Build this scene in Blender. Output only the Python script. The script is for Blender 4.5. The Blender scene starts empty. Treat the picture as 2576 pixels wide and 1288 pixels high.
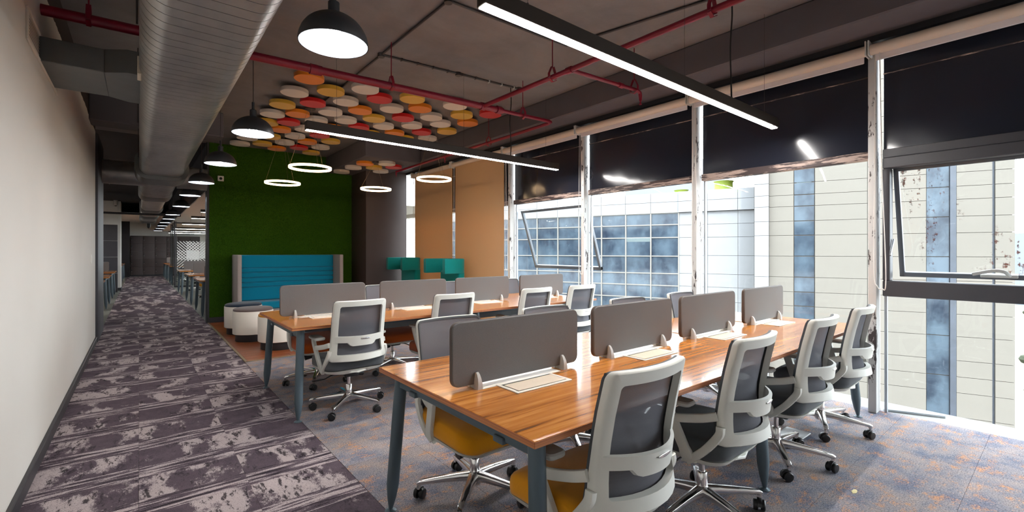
import bpy, math, random
import numpy as np
from mathutils import Vector, Matrix

PI = math.pi
rnd = random.Random(7)
scene = bpy.context.scene
COL = scene.collection

# ------------------------------------------------------------------ camera
cam_d = bpy.data.cameras.new('camera')
cam_d.sensor_width = 36.0
cam_d.lens = 36.0 * 1147.0 / 2576.0
cam_d.shift_y = -11.0 / 2576.0
cam_d.clip_start = 0.05
cam_d.clip_end = 600
cam = bpy.data.objects.new('camera', cam_d)
cam.location = (0, 0, 1.35)
cam.rotation_euler = (math.radians(90), 0, -math.atan2(938.0, 1147.0))
COL.objects.link(cam)
scene.camera = cam

# ------------------------------------------------------------------ world, sun, exposure
world = bpy.data.worlds.new('sky')
scene.world = world
world.use_nodes = True
wn = world.node_tree.nodes
wn['Background'].inputs[0].default_value = (0.86, 0.94, 1.0, 1)
wn['Background'].inputs[1].default_value = 3.8
sun_d = bpy.data.lights.new('sun', 'SUN')
sun_d.energy = 1.1
sun_d.angle = math.radians(1.5)
sun_d.color = (1.0, 0.97, 0.93)
sun = bpy.data.objects.new('sun', sun_d)
sun.rotation_euler = Vector((-0.52, -0.62, 0.62)).to_track_quat('Z', 'Y').to_euler()
COL.objects.link(sun)
vs = scene.view_settings
vs.view_transform = 'Standard'
vs.look = 'None'
vs.gamma = 1.0
vs.use_curve_mapping = False
vs.exposure = 1.25
scene.cycles.max_bounces = 5
scene.cycles.diffuse_bounces = 3
scene.cycles.glossy_bounces = 3
scene.cycles.transparent_max_bounces = 12
scene.cycles.caustics_reflective = False
scene.cycles.caustics_refractive = False
scene.cycles.adaptive_threshold = 0.1
scene.cycles.sample_clamp_indirect = 6.0
scene.cycles.use_denoising = True
LINE_STRENGTH = 64.0
RING_STRENGTH = 4.5
BULB_STRENGTH = 75.0


# ------------------------------------------------------------------ materials
def lin(c):
    return tuple(((x / 255.0) / 12.92 if x / 255.0 <= 0.04045 else ((x / 255.0 + 0.055) / 1.055) ** 2.4) for x in c)


MATS = {}


class NT:
    """small node helper"""
    def __init__(self, name):
        self.m = bpy.data.materials.new(name)
        self.m.use_nodes = True
        self.t = self.m.node_tree
        self.b = self.t.nodes['Principled BSDF']
        MATS[name] = self.m

    def n(self, typ, **kw):
        nd = self.t.nodes.new(typ)
        for k, v in kw.items():
            setattr(nd, k, v)
        return nd

    def l(self, a, b):
        self.t.links.new(a, b)

    def set(self, **kw):
        names = {'color': 'Base Color', 'rough': 'Roughness', 'metal': 'Metallic', 'spec': 'Specular IOR Level',
                 'alpha': 'Alpha', 'trans': 'Transmission Weight', 'coat': 'Coat Weight', 'coat_rough': 'Coat Roughness',
                 'ecol': 'Emission Color', 'estr': 'Emission Strength', 'ior': 'IOR', 'sheen': 'Sheen Weight'}
        for k, v in kw.items():
            if k in ('color', 'ecol'):
                v = tuple(v) + (1,)
            self.b.inputs[names[k]].default_value = v
        return self

    def coords(self, kind='Object', scale=(1, 1, 1), rand=0.0):
        if kind == 'World':
            src = self.n('ShaderNodeNewGeometry').outputs['Position']
        else:
            src = self.n('ShaderNodeTexCoord').outputs[kind]
        if rand:
            oi = self.n('ShaderNodeObjectInfo')
            mm = self.n('ShaderNodeVectorMath', operation='MULTIPLY_ADD')
            cx = self.n('ShaderNodeCombineXYZ')
            for i, k in enumerate((rand, rand * 1.7, rand * 0.6)):
                mu = self.n('ShaderNodeMath', operation='MULTIPLY')
                self.l(oi.outputs['Random'], mu.inputs[0])
                mu.inputs[1].default_value = k
                self.l(mu.outputs[0], cx.inputs[i])
            ad = self.n('ShaderNodeVectorMath', operation='ADD')
            self.l(src, ad.inputs[0])
            self.l(cx.outputs[0], ad.inputs[1])
            src = ad.outputs[0]
        mp = self.n('ShaderNodeMapping')
        mp.inputs['Scale'].default_value = scale
        self.l(src, mp.inputs['Vector'])
        return mp.outputs[0]

    def noise(self, vec, scale=5, detail=4, rough=0.5, dist=0.0):
        nd = self.n('ShaderNodeTexNoise')
        nd.inputs['Scale'].default_value = scale
        nd.inputs['Detail'].default_value = detail
        nd.inputs['Roughness'].default_value = rough
        nd.inputs['Distortion'].default_value = dist
        self.l(vec, nd.inputs['Vector'])
        return nd.outputs['Fac']

    def ramp(self, fac, stops, interp='LINEAR'):
        nd = self.n('ShaderNodeValToRGB')
        cr = nd.color_ramp
        cr.interpolation = interp
        while len(cr.elements) < len(stops):
            cr.elements.new(0.5)
        for e, (p, c) in zip(cr.elements, stops):
            e.position = p
            e.color = (c, c, c, 1) if isinstance(c, (int, float)) else tuple(c) + (1,)
        self.l(fac, nd.inputs[0])
        return nd.outputs[0]

    def mix(self, fac, a, b, mode='MIX'):
        nd = self.n('ShaderNodeMix', data_type='RGBA', blend_type=mode)
        for idx, v in ((6, a), (7, b)):
            if isinstance(v, tuple):
                nd.inputs[idx].default_value = v if len(v) == 4 else v + (1,)
            else:
                self.l(v, nd.inputs[idx])
        if isinstance(fac, (int, float)):
            nd.inputs[0].default_value = fac
        else:
            self.l(fac, nd.inputs[0])
        return nd.outputs[2]

    def math(self, op, a, b=0.0, clamp=False):
        nd = self.n('ShaderNodeMath', operation=op, use_clamp=clamp)
        for i, v in ((0, a), (1, b)):
            if isinstance(v, (int, float)):
                nd.inputs[i].default_value = v
            else:
                self.l(v, nd.inputs[i])
        return nd.outputs[0]

    def col(self, sock):
        self.l(sock, self.b.inputs['Base Color'])

    def bump(self, sock, strength=0.3, dist=0.01):
        nd = self.n('ShaderNodeBump')
        nd.inputs['Strength'].default_value = strength
        nd.inputs['Distance'].default_value = dist
        self.l(sock, nd.inputs['Height'])
        self.l(nd.outputs[0], self.b.inputs['Normal'])


def plain(name, c, rough=0.5, var=0.06, scale=8.0, bump=0.0, bscale=200.0, raw=False, **kw):
    m = NT(name)
    col = c if raw else lin(c)
    m.set(rough=rough, **kw)
    v = m.coords('Object', rand=11.0)
    f = m.noise(v, scale, 4)
    lo = tuple(max(0, x * (1 - var * 2)) for x in col)
    hi = tuple(min(1, x * (1 + var * 2)) for x in col)
    m.col(m.mix(f, lo, hi))
    if bump:
        m.bump(m.noise(v, bscale, 2), bump, 0.004)
    return m.m


def fabric(name, c, scale=700.0, var=0.12, raw=False, rough=0.9):
    m = NT(name)
    col = c if raw else lin(c)
    m.set(rough=rough, spec=0.2, sheen=0.25)
    v = m.coords('Object', rand=5.0)
    f1 = m.noise(v, scale, 2)
    f2 = m.noise(v, 9, 3)
    a = m.mix(f1, tuple(x * (1 - var * 2) for x in col), tuple(min(1, x * (1 + var * 2)) for x in col))
    m.col(m.mix(m.math('MULTIPLY', f2, 0.3), a, tuple(x * 0.8 for x in col)))
    m.bump(f1, 0.25, 0.002)
    return m.m


def emit(name, c, strength):
    m = NT(name)
    m.set(color=(0.9, 0.9, 0.9), ecol=c, estr=strength)
    return m.m


plain('wall_paint', (224, 216, 204), 0.85, 0.02, 1.5, bump=0.05, bscale=60)
plain('white_paint', (228, 226, 220), 0.8, 0.02, 2.0)
plain('dark_column', (74, 62, 60), 0.6, 0.05, 3.0, bump=0.05, bscale=40)
plain('charcoal_panel', (58, 58, 64), 0.6, 0.05, 3.0)
plain('black_trim', (38, 38, 42), 0.5)
plain('baseboard_dark', (52, 50, 54), 0.5)
plain('steel_blue_grey', (82, 97, 106), 0.42, 0.04, 4.0, metal=0.15)
plain('chair_white', (226, 226, 218), 0.42, 0.015, 6.0)
plain('chair_pad', (204, 204, 198), 0.5, 0.02, 10)
plain('black_plastic', (22, 22, 24), 0.35)
plain('black_rubber', (28, 28, 30), 0.5)
plain('bracket_grey', (190, 190, 186), 0.4)
plain('cream_lid', (224, 208, 188), 0.4, 0.02, metal=0.1)
plain('lid_frame', (232, 226, 216), 0.4, 0.02)
plain('red_pipe', (130, 10, 40), 0.38, 0.08, 6.0)
plain('conduit', (66, 60, 60), 0.45, 0.1, 30.0)
plain('pendant_black', (48, 50, 54), 0.45, 0.03)
plain('pendant_inner', (158, 166, 176), 0.6, 0.01)
plain('lamp_body', (52, 45, 40), 0.55, 0.05, 20)
plain('blind_tube', (226, 208, 190), 0.8, 0.02)
plain('blind_hem', (232, 226, 228), 0.7, 0.02)
plain('cord_white', (226, 222, 216), 0.5)
plain('cable_grey', (150, 150, 152), 0.5)
plain('sofa_grey', (176, 166, 160), 0.9, 0.05, 300)
plain('stool_white', (236, 228, 216), 0.55, 0.02)
plain('stool_base', (44, 44, 48), 0.5)
plain('brass', (170, 150, 120), 0.35, 0.05, metal=0.7)
plain('locker_brown', (76, 66, 66), 0.6, 0.03)
plain('metal_plate', (150, 150, 150), 0.45, 0.06, 40, metal=0.5)
plain('green_paint', (120, 134, 48), 0.7)
plain('leaf_dry', (214, 200, 150), 0.8)
plain('galvanised_flat', (104, 106, 106), 0.5, 0.1, 7, metal=0.45)
plain('gasket', (200, 190, 172), 0.7, 0.15, 30)
plain('frost_film', (236, 238, 236), 0.7, 0.02)
plain('ledge', (126, 126, 123), 0.7, 0.06, 3)
plain('grass_stem', (40, 70, 14), 0.9)
fabric('divider_fabric', (118, 117, 117), 500)
fabric('divider_edge', (84, 72, 66), 500)
fabric('seat_yellow', (226, 152, 12))
fabric('seat_grey', (78, 82, 86))
fabric('seat_orange', (176, 76, 14))
fabric('sofa_blue', (8, 142, 176))
fabric('wing_teal', (0, 138, 134), 400)
fabric('stool_navy', (30, 46, 66))
fabric('stool_grey', (112, 98, 96))
fabric('stool_orange', (224, 146, 22))
for nm, c in (('disc_white', (228, 214, 200)), ('disc_yellow', (232, 180, 66)), ('disc_orange', (244, 138, 34)), ('disc_red', (212, 30, 30))):
    fabric(nm, c, 300, 0.04)
emit('line_glow', (1.0, 0.96, 0.92), LINE_STRENGTH)
emit('far_fill_glow', (1.0, 0.95, 0.9), 40.0)  # fill glow added to brighten the far office
emit('ring_glow', (1.0, 0.66, 0.36), RING_STRENGTH)
emit('bulb_glow', (0.93, 0.97, 1.0), BULB_STRENGTH)

m = NT('chrome'); m.set(color=(0.78, 0.77, 0.76), metal=1.0, rough=0.14)
m = NT('dark_glass_panel'); m.set(color=lin((38, 41, 52)), rough=0.16, spec=0.6)
v = m.coords('World'); m.bump(m.noise(v, 1.3, 2), 0.25, 0.12)

# galvanised round duct
m = NT('galvanised'); m.set(metal=0.6, rough=0.34)
v = m.coords('Object', (1, 0.5, 1))
f = m.noise(v, 3.0, 5, 0.6)
m.col(m.ramp(f, [(0.3, lin((146, 146, 146))), (0.7, lin((184, 182, 178)))]))

# concrete ceiling painted grey brown
m = NT('ceiling_paint'); m.set(rough=0.75, spec=0.3)
v = m.coords('World')
f = m.noise(v, 1.1, 6, 0.62, 0.6)
f2 = m.noise(m.coords('World', (0.5, 3, 1)), 2.5, 5, 0.6)
m.col(m.mix(m.math('MULTIPLY', f2, 0.5), m.ramp(f, [(0.3, lin((122, 117, 118))), (0.7, lin((152, 147, 147)))]), lin((114, 108, 109))))
m.bump(m.noise(v, 14, 6, 0.7), 0.25, 0.01)
plain('beam_paint', (98, 92, 96), 0.8, 0.08, 3, bump=0.2, bscale=20)
plain('dark_ceiling', (44, 42, 46), 0.85, 0.08, 2)
plain('bulkhead_grey', (76, 74, 78), 0.85, 0.06, 2)

# left wall: cream paint with an uneven dark painted band under the slab
m = NT('wall_two_tone'); m.set(rough=0.85, spec=0.25)
v = m.coords('World')
sx = m.n('ShaderNodeSeparateXYZ'); m.l(v, sx.inputs[0])
wob = m.noise(m.coords('World', (1, 1, 0.2)), 2.2, 6, 0.6)
edge = m.math('ADD', sx.outputs[2], m.math('MULTIPLY', m.math('SUBTRACT', wob, 0.5), 0.12))
mask = m.math('GREATER_THAN', edge, 3.13)
base = m.mix(m.noise(v, 0.8, 3), lin((214, 210, 203)), lin((230, 226, 219)))
m.col(m.mix(mask, base, lin((66, 58, 56))))
m.bump(m.noise(v, 50, 3), 0.05, 0.003)

# corridor carpet tile (dark plum with pale brushed patches)
m = NT('carpet_corridor'); m.set(rough=0.95, spec=0.1)
v = m.coords('Object', rand=29.0)
raw = m.n('ShaderNodeTexCoord').outputs['Object']
sx = m.n('ShaderNodeSeparateXYZ'); m.l(raw, sx.inputs[0])


def mapped(mm, vec, sc):
    mp = mm.n('ShaderNodeMapping')
    mp.inputs['Scale'].default_value = sc
    mm.l(vec, mp.inputs['Vector'])
    return mp.outputs[0]


speck = m.noise(v, 210, 3, 0.7)
fz = m.math('MULTIPLY', m.math('SUBTRACT', speck, 0.5), 0.22)
base = m.mix(m.noise(v, 9, 6, 0.7), lin((58, 50, 60)), lin((118, 104, 112)))
wob = m.math('MULTIPLY', m.math('SUBTRACT', m.noise(v, 9, 3), 0.5), 0.05)
zc = m.math('ADD', sx.outputs[1], wob)
zmask = m.math('GREATER_THAN', zc, -0.06)
zinv = m.math('SUBTRACT', 1.0, zmask)
region = m.noise(mapped(m, v, (5.5, 1.5, 1)), 1.0, 1)
patch = m.noise(mapped(m, v, (13, 7, 1)), 1.0, 8, 0.72)
pv = m.math('ADD', m.math('ADD', m.math('MULTIPLY', region, 0.9), m.math('MULTIPLY', patch, 0.6)), fz)
pm = m.math('MULTIPLY', m.ramp(pv, [(0.775, 0.0), (0.83, 1.0)]), zmask)
streak = m.math('ADD', m.noise(mapped(m, v, (3.5, 34, 1)), 1.0, 7, 0.65), fz)
sm = m.math('MULTIPLY', m.ramp(streak, [(0.505, 0.0), (0.56, 1.0)]), zinv)
c1 = m.mix(m.math('MULTIPLY', m.math('MAXIMUM', pm, sm), 0.92), base, lin((194, 180, 180)))
blob = m.math('ADD', m.noise(mapped(m, v, (24, 8, 1)), 1.0, 6, 0.7), fz)
dm_ = m.math('MULTIPLY', m.math('MULTIPLY', m.ramp(blob, [(0.555, 0.0), (0.60, 1.0)]), zmask), m.ramp(region, [(0.40, 0.15), (0.55, 1.0)]))
ds = m.math('MULTIPLY', m.ramp(streak, [(0.38, 1.0), (0.43, 0.0)]), zinv)
c2 = m.mix(m.math('MULTIPLY', m.math('MAXIMUM', dm_, ds), 0.9), c1, lin((40, 35, 40)))
m.col(m.mix(m.ramp(speck, [(0.36, 0.55), (0.5, 0.0)]), c2, lin((46, 40, 48))))
m.bump(speck, 0.5, 0.004)

# open-plan carpet tile (blue grey with orange flecks)
m = NT('carpet_office'); m.set(rough=0.95, spec=0.1)
v = m.coords('World')
oi = m.n('ShaderNodeObjectInfo')
n1 = m.noise(v, 4.5, 5, 0.65)
base = m.ramp(n1, [(0.36, lin((114, 118, 136))), (0.5, lin((144, 140, 146))), (0.66, lin((166, 152, 148)))])
blot = m.noise(mapped(m, v, (1.0, 1.4, 1)), 7.5, 9, 0.78)
speck = m.noise(v, 130, 4, 0.75)
om = m.ramp(m.math('ADD', blot, m.math('MULTIPLY', m.math('SUBTRACT', speck, 0.5), 0.5)), [(0.535, 0.0), (0.63, 1.0)])
c1 = m.mix(m.math('MULTIPLY', om, 0.8), base, lin((214, 150, 98)))
c2 = m.mix(m.ramp(speck, [(0.38, 0.62), (0.52, 0.0)]), c1, lin((48, 50, 60)))
c2 = m.mix(m.ramp(speck, [(0.56, 0.0), (0.70, 0.55)]), c2, lin((196, 192, 192)))
m.col(c2)
m.bump(speck, 0.5, 0.004)
plain('carpet_far', (112, 114, 106), 0.95, 0.15, 30)

# hardwood plank
m = NT('plank_wood'); m.set(rough=0.32, spec=0.5)
v = m.coords('Object', (1, 1, 1), rand=17.0)
g = m.noise(mapped(m, v, (1.6, 26, 4)), 1.0, 7, 0.65, 0.8)
cw = m.ramp(g, [(0.25, lin((92, 44, 22))), (0.5, lin((150, 80, 42))), (0.75, lin((186, 108, 62)))])
oi = m.n('ShaderNodeObjectInfo')
m.col(m.mix(m.math('MULTIPLY', oi.outputs['Random'], 0.45), cw, lin((112, 56, 30))))

# desk laminate, grain along x
m = NT('desk_laminate'); m.set(rough=0.22, spec=0.55, coat=0.45, coat_rough=0.08)
v = m.coords('World')
g = m.noise(mapped(m, v, (1.5, 34, 20)), 1.0, 7, 0.6, 0.7)
g2 = m.noise(mapped(m, v, (0.8, 6, 3)), 1.0, 3, 0.5, 1.2)
cw = m.ramp(g, [(0.30, lin((116, 62, 16))), (0.46, lin((190, 118, 46))), (0.70, lin((220, 150, 74)))])
m.col(m.mix(m.ramp(g2, [(0.35, 0.0), (0.7, 0.45)]), cw, lin((158, 88, 28))))
m = NT('desk_edge'); m.set(rough=0.4)
v = m.coords('World')
g = m.noise(mapped(m, v, (1.2, 1.2, 120)), 1.0, 4, 0.6, 0.3)
m.col(m.ramp(g, [(0.3, lin((136, 72, 40))), (0.7, lin((214, 140, 88)))]))

# chair mesh, partly see-through weave
m = NT('chair_mesh'); m.set(color=lin((102, 102, 108)), rough=0.95, spec=0.08)
tr = m.n('ShaderNodeBsdfTransparent')
mx = m.n('ShaderNodeMixShader')
mx.inputs[0].default_value = 0.05
out = m.t.nodes['Material Output']
m.l(m.b.outputs[0], mx.inputs[1]); m.l(tr.outputs[0], mx.inputs[2]); m.l(mx.outputs[0], out.inputs[0])
v = m.coords('Object')
w = m.n('ShaderNodeTexWave'); w.wave_type = 'BANDS'; w.bands_direction = 'Z'; w.inputs['Scale'].default_value = 90
m.l(v, w.inputs[0]); m.bump(w.outputs['Fac'], 0.4, 0.001)


def glass(name, tint=(0.975, 0.985, 0.985), ior=1.45, stain=False):
    m = NT(name)
    tr = m.n('ShaderNodeBsdfTransparent'); tr.inputs[0].default_value = tint + (1,)
    gl = m.n('ShaderNodeBsdfGlossy'); gl.inputs['Roughness'].default_value = 0.02
    lw = m.n('ShaderNodeLayerWeight'); lw.inputs[0].default_value = 0.5
    refl = m.math('ADD', m.math('MULTIPLY', m.math('POWER', lw.outputs['Facing'], 5.0), 0.55), 0.02)
    mx = m.n('ShaderNodeMixShader')
    m.l(refl, mx.inputs[0]); m.l(tr.outputs[0], mx.inputs[1]); m.l(gl.outputs[0], mx.inputs[2])
    res = mx.outputs[0]
    if stain:
        v = m.coords('World')
        drip = m.noise(mapped(m, v, (1, 26, 2.2)), 1.0, 5, 0.6)
        spot = m.noise(mapped(m, v, (1, 30, 30)), 1.0, 4, 0.7)
        big = m.noise(mapped(m, v, (1, 3.4, 1.3)), 1.0, 1)
        k = m.math('MULTIPLY', m.ramp(big, [(0.50, 0.0), (0.60, 1.0)]), m.ramp(m.math('MULTIPLY', drip, spot), [(0.30, 0.0), (0.36, 1.0)]))
        df = m.n('ShaderNodeBsdfDiffuse'); df.inputs[0].default_value = lin((150, 84, 66)) + (1,)
        m2 = m.n('ShaderNodeMixShader')
        m.l(m.math('MULTIPLY', k, 0.7), m2.inputs[0]); m.l(res, m2.inputs[1]); m.l(df.outputs[0], m2.inputs[2])
        res = m2.outputs[0]
    m.l(res, m.t.nodes['Material Output'].inputs[0])
    return m.m


glass('pane_glass')
glass('pane_glass_stained', stain=True)
glass('partition_glass', (0.9, 0.94, 0.94))

# roller blind cloth, lets a little daylight through
m = NT('blind_cloth'); m.set(color=lin((224, 188, 146)), rough=0.9, spec=0.1)
tl = m.n('ShaderNodeBsdfTranslucent'); tl.inputs[0].default_value = lin((226, 176, 124)) + (1,)
mx = m.n('ShaderNodeMixShader'); mx.inputs[0].default_value = 0.22
m.l(m.b.outputs[0], mx.inputs[1]); m.l(tl.outputs[0], mx.inputs[2]); m.l(mx.outputs[0], m.t.nodes['Material Output'].inputs[0])

# peeling paint on the window steel
m = NT('peeling_paint'); m.set(rough=0.6)
v = m.coords('World')
f = m.noise(mapped(m, v, (3, 3, 1)), 5.0, 8, 0.68)
m.col(m.ramp(f, [(0.57, lin((206, 206, 204))), (0.60, lin((70, 62, 62)))]))
m = NT('peeling_sill'); m.set(rough=0.6)
v = m.coords('World')
f = m.noise(mapped(m, v, (1, 1.2, 14)), 3.0, 8, 0.65)
m.col(m.ramp(f, [(0.46, lin((186, 166, 156))), (0.50, lin((74, 62, 62)))]))
plain('window_frame_dark', (64, 64, 70), 0.45, 0.05, 5)
plain('sash_grey', (104, 108, 114), 0.4, 0.04, 5, metal=0.3)
plain('aluminium', (178, 184, 190), 0.4, 0.04, 5, metal=0.4)

# artificial turf
m = NT('turf'); m.set(rough=0.85, spec=0.15)
v = m.coords('World')
f = m.noise(v, 60, 4, 0.7)
f2 = m.noise(v, 1.4, 3)
m.col(m.mix(f2, m.ramp(f, [(0.3, lin((34, 66, 6))), (0.7, lin((84, 126, 20)))]), lin((44, 82, 8))))

# outside
plain('facade_cream', (110, 106, 99), 0.8, 0.03, 0.7)
plain('facade_white', (131, 133, 136), 0.8, 0.03, 0.7)
plain('facade_joint', (74, 68, 62), 0.8)
plain('facade_dark_strip', (62, 68, 78), 0.4, 0.15, 3)
plain('grid_white', (126, 123, 117), 0.6)
plain('film_strip', (100, 112, 116), 0.6, 0.03)
plain('film_print', (60, 70, 76), 0.6)
plain('sand_ground', (104, 96, 84), 0.9, 0.1, 0.08)
plain('road_grey', (98, 94, 88), 0.9, 0.05, 0.2)
plain('far_tower', (112, 118, 124), 0.8, 0.03, 0.2)
plain('tree_green', (54, 60, 44), 0.9, 0.25, 2.0)  # desaturated, distance haze put into the colour
plain('trunk_brown', (96, 80, 64), 0.9)
m = NT('facade_glass'); m.set(rough=0.08, spec=0.35, metal=0.0)
v = m.coords('World')
f = m.noise(mapped(m, v, (0.9, 0.9, 0.7)), 1.0, 5, 0.6)
m.col(m.ramp(f, [(0.35, lin((30, 40, 54))), (0.6, lin((72, 86, 98)))]))  # uneven tone painted in for varied reflections
m.bump(m.noise(v, 0.5, 2), 0.15, 0.1)
plain('sash_bright', (112, 126, 130), 0.25, 0.03)


# ------------------------------------------------------------------ mesh helpers
def rrect(w, d, r, n=4):
    r = max(1e-4, min(r, w / 2 - 1e-4, d / 2 - 1e-4))
    pts = []
    for cx, cy, a0 in ((w / 2 - r, d / 2 - r, 0), (-w / 2 + r, d / 2 - r, 90), (-w / 2 + r, -d / 2 + r, 180), (w / 2 - r, -d / 2 + r, 270)):
        for i in range(n + 1):
            a = math.radians(a0 + 90.0 * i / n)
            pts.append((cx + r * math.cos(a), cy + r * math.sin(a)))
    return pts


class MB:
    def __init__(self):
        self.v = []
        self.f = []

    def add(self, vs, fs):
        o = len(self.v)
        self.v.extend([tuple(p) for p in vs])
        self.f.extend([tuple(i + o for i in f) for f in fs])
        return self

    def box(self, x0, x1, y0, y1, z0, z1):
        y0, y1 = min(y0, y1), max(y0, y1)
        vs = [(x, y, z) for z in (z0, z1) for y in (y0, y1) for x in (x0, x1)]
        return self.add(vs, [(0, 2, 3, 1), (4, 5, 7, 6), (0, 1, 5, 4), (2, 6, 7, 3), (0, 4, 6, 2), (1, 3, 7, 5)])

    def rbox(self, x0, x1, y0, y1, z0, z1, c=0.004, r=None, n=2):
        """box with eased edges; r = corner radius in plan"""
        w, d = x1 - x0, y1 - y0
        r = c * 1.5 if r is None else r
        cx, cy = (x0 + x1) / 2, (y0 + y1) / 2
        loops = []
        for ins, z in ((c, z0), (0, z0 + c), (0, z1 - c), (c, z1)):
            loops.append([(cx + x, cy + y, z) for x, y in rrect(w - 2 * ins, d - 2 * ins, max(r - ins, c * 0.3), n)])
        return self.loft(loops)

    def loft(self, loops, cap=True, closed=True):
        n = len(loops[0])
        vs = [p for lp in loops for p in lp]
        fs = []
        for k in range(len(loops) - 1):
            for i in range(n if closed else n - 1):
                j = (i + 1) % n
                fs.append((k * n + i, k * n + j, (k + 1) * n + j, (k + 1) * n + i))
        if cap:
            fs.append(tuple(reversed(range(n))))
            fs.append(tuple((len(loops) - 1) * n + i for i in range(n)))
        return self.add(vs, fs)

    def lathe(self, prof, n=24, c=(0, 0, 0), cap=True):
        loops = [[(c[0] + r * math.cos(2 * PI * i / n), c[1] + r * math.sin(2 * PI * i / n), c[2] + z) for i in range(n)] for r, z in prof]
        return self.loft(loops, cap)

    def cyl(self, p0, p1, r0, r1=None, n=12, cap=True):
        r1 = r0 if r1 is None else r1
        p0, p1 = Vector(p0), Vector(p1)
        t = (p1 - p0).normalized()
        a = t.orthogonal().normalized()
        b = t.cross(a)
        loops = [[p + a * (r * math.cos(2 * PI * i / n)) + b * (r * math.sin(2 * PI * i / n)) for i in range(n)] for p, r in ((p0, r0), (p1, r1))]
        return self.loft(loops, cap)

    def tube(self, path, r, n=8, cap=True):
        P = [Vector(p) for p in path]
        rs = r if isinstance(r, (list, tuple)) else [r] * len(P)
        a = None
        loops = []
        for i, p in enumerate(P):
            t = (P[min(i + 1, len(P) - 1)] - P[max(i - 1, 0)]).normalized()
            a = t.orthogonal().normalized() if a is None else (a - t * a.dot(t)).normalized()
            b = t.cross(a)
            loops.append([p + a * (rs[i] * math.cos(2 * PI * k / n)) + b * (rs[i] * math.sin(2 * PI * k / n)) for k in range(n)])
        return self.loft(loops, cap)

    def sweep(self, path, ax, w, t, ch=0.3, n=2):
        """rounded rectangular section along a path; ax = width direction (one or per point)"""
        P = [Vector(p) for p in path]
        loops = []
        for i, p in enumerate(P):
            tg = (P[min(i + 1, len(P) - 1)] - P[max(i - 1, 0)]).normalized()
            A = Vector(ax[i] if isinstance(ax[0], (tuple, list, Vector)) else ax)
            A = (A - tg * A.dot(tg)).normalized()
            B = tg.cross(A)
            wi = w[i] if isinstance(w, (list, tuple)) else w
            ti = t[i] if isinstance(t, (list, tuple)) else t
            loops.append([p + A * x + B * y for x, y in rrect(wi, ti, min(wi, ti) * ch, n)])
        return self.loft(loops)

    def build(self, name, mat, parent=None, loc=None, rot=None, smooth=True, ang=0.7):
        me = bpy.data.meshes.new(name)
        me.from_pydata([tuple(p) for p in self.v], [], self.f)
        me.materials.append(MATS[mat])
        if smooth:
            me.polygons.foreach_set('use_smooth', [True] * len(me.polygons))
            me.set_sharp_from_angle(angle=ang)
        me.update()
        return put(name, me, parent, loc, rot)


def put(name, me, parent=None, loc=None, rot=None):
    o = bpy.data.objects.new(name, me)
    COL.objects.link(o)
    if parent is not None:
        o.parent = parent
    if loc is not None:
        o.location = loc
    if rot is not None:
        o.rotation_euler = rot
    return o


def tag(o, label=None, cat=None, group=None, kind=None):
    for k, v in (('label', label), ('category', cat), ('group', group), ('kind', kind)):
        if v:
            o[k] = v
    return o


def empty(name, loc=(0, 0, 0), rz=0.0, label=None, cat=None, group=None, kind=None):
    o = bpy.data.objects.new(name, None)
    o.empty_display_size = 0.1
    o.location = loc
    o.rotation_euler = (0, 0, rz)
    COL.objects.link(o)
    return tag(o, label, cat, group, kind)


def copy_tree(o, parent=None):
    c = o.copy()
    COL.objects.link(c)
    c.parent = parent
    for ch in [x for x in o.children]:
        copy_tree(ch, c)
    return c


def struct(name, mb, mat, parent=None, **kw):
    return tag(mb.build(name, mat, parent, **kw), kind='structure')


def spline(pts, n=6):
    """Catmull-Rom through points"""
    P = [Vector(p) for p in pts]
    P = [P[0] * 2 - P[1]] + P + [P[-1] * 2 - P[-2]]
    out = []
    for i in range(1, len(P) - 2):
        for k in range(n):
            t = k / n
            a, b, c, d = P[i - 1], P[i], P[i + 1], P[i + 2]
            out.append(0.5 * ((2 * b) + (c - a) * t + (2 * a - 5 * b + 4 * c - d) * t * t + (3 * b - a - 3 * c + d) * t ** 3))
    out.append(P[-2])
    return out


SHARED = {}


def shared_box(key, name, mat, sx, sy, sz, c=0.0):
    """mesh data of a centred box, shared between alike pieces"""
    k = (key, mat, round(sx, 3), round(sy, 3), round(sz, 3))
    if k not in SHARED:
        b = MB()
        if c:
            b.rbox(-sx / 2, sx / 2, -sy / 2, sy / 2, -sz / 2, sz / 2, c, c, 1)
        else:
            b.box(-sx / 2, sx / 2, -sy / 2, sy / 2, -sz / 2, sz / 2)
        me = bpy.data.meshes.new(name)
        me.from_pydata(b.v, [], b.f)
        me.materials.append(MATS[mat])
        SHARED[k] = me
    return SHARED[k]


ORD = ['first', 'second', 'third', 'fourth', 'fifth', 'sixth', 'seventh', 'eighth', 'ninth', 'tenth', 'eleventh', 'twelfth', 'thirteenth', 'fourteenth', 'fifteenth',
       'sixteenth', 'seventeenth', 'eighteenth', 'nineteenth', 'twentieth', 'twenty-first', 'twenty-second', 'twenty-third', 'twenty-fourth', 'twenty-fifth', 'twenty-sixth', 'twenty-seventh']
XL, XW = -0.504, 4.75          # left wall face, window mullion face
SLAB = 3.42
YB = -3.2                      # wall behind the photographer
YG = 10.33                     # turf wall
YE = 32.6                      # locker wall

# ================================================================== SETTING
fl = MB().box(XL - 3.2, 4.9, YB - 0.2, YE + 0.2, -0.2, -0.008)
floor = struct('floor', fl, 'carpet_far')
# corridor carpet tiles
T = 0.5
y = -1.0
while y < 12.4:
    for i in range(3):
        o = put('carpet_tile', shared_box('tile', 'carpet_tile', 'carpet_corridor', T - 0.001, T - 0.001, 0.008, 0.0008), floor, (-0.502 + T * (i + 0.5), y + T / 2, -0.004))
    y += T
far = MB().box(-0.502, 0.998, y, YE, -0.008, -0.0005)
far.build('carpet_strip', 'carpet_corridor', floor)
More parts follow.
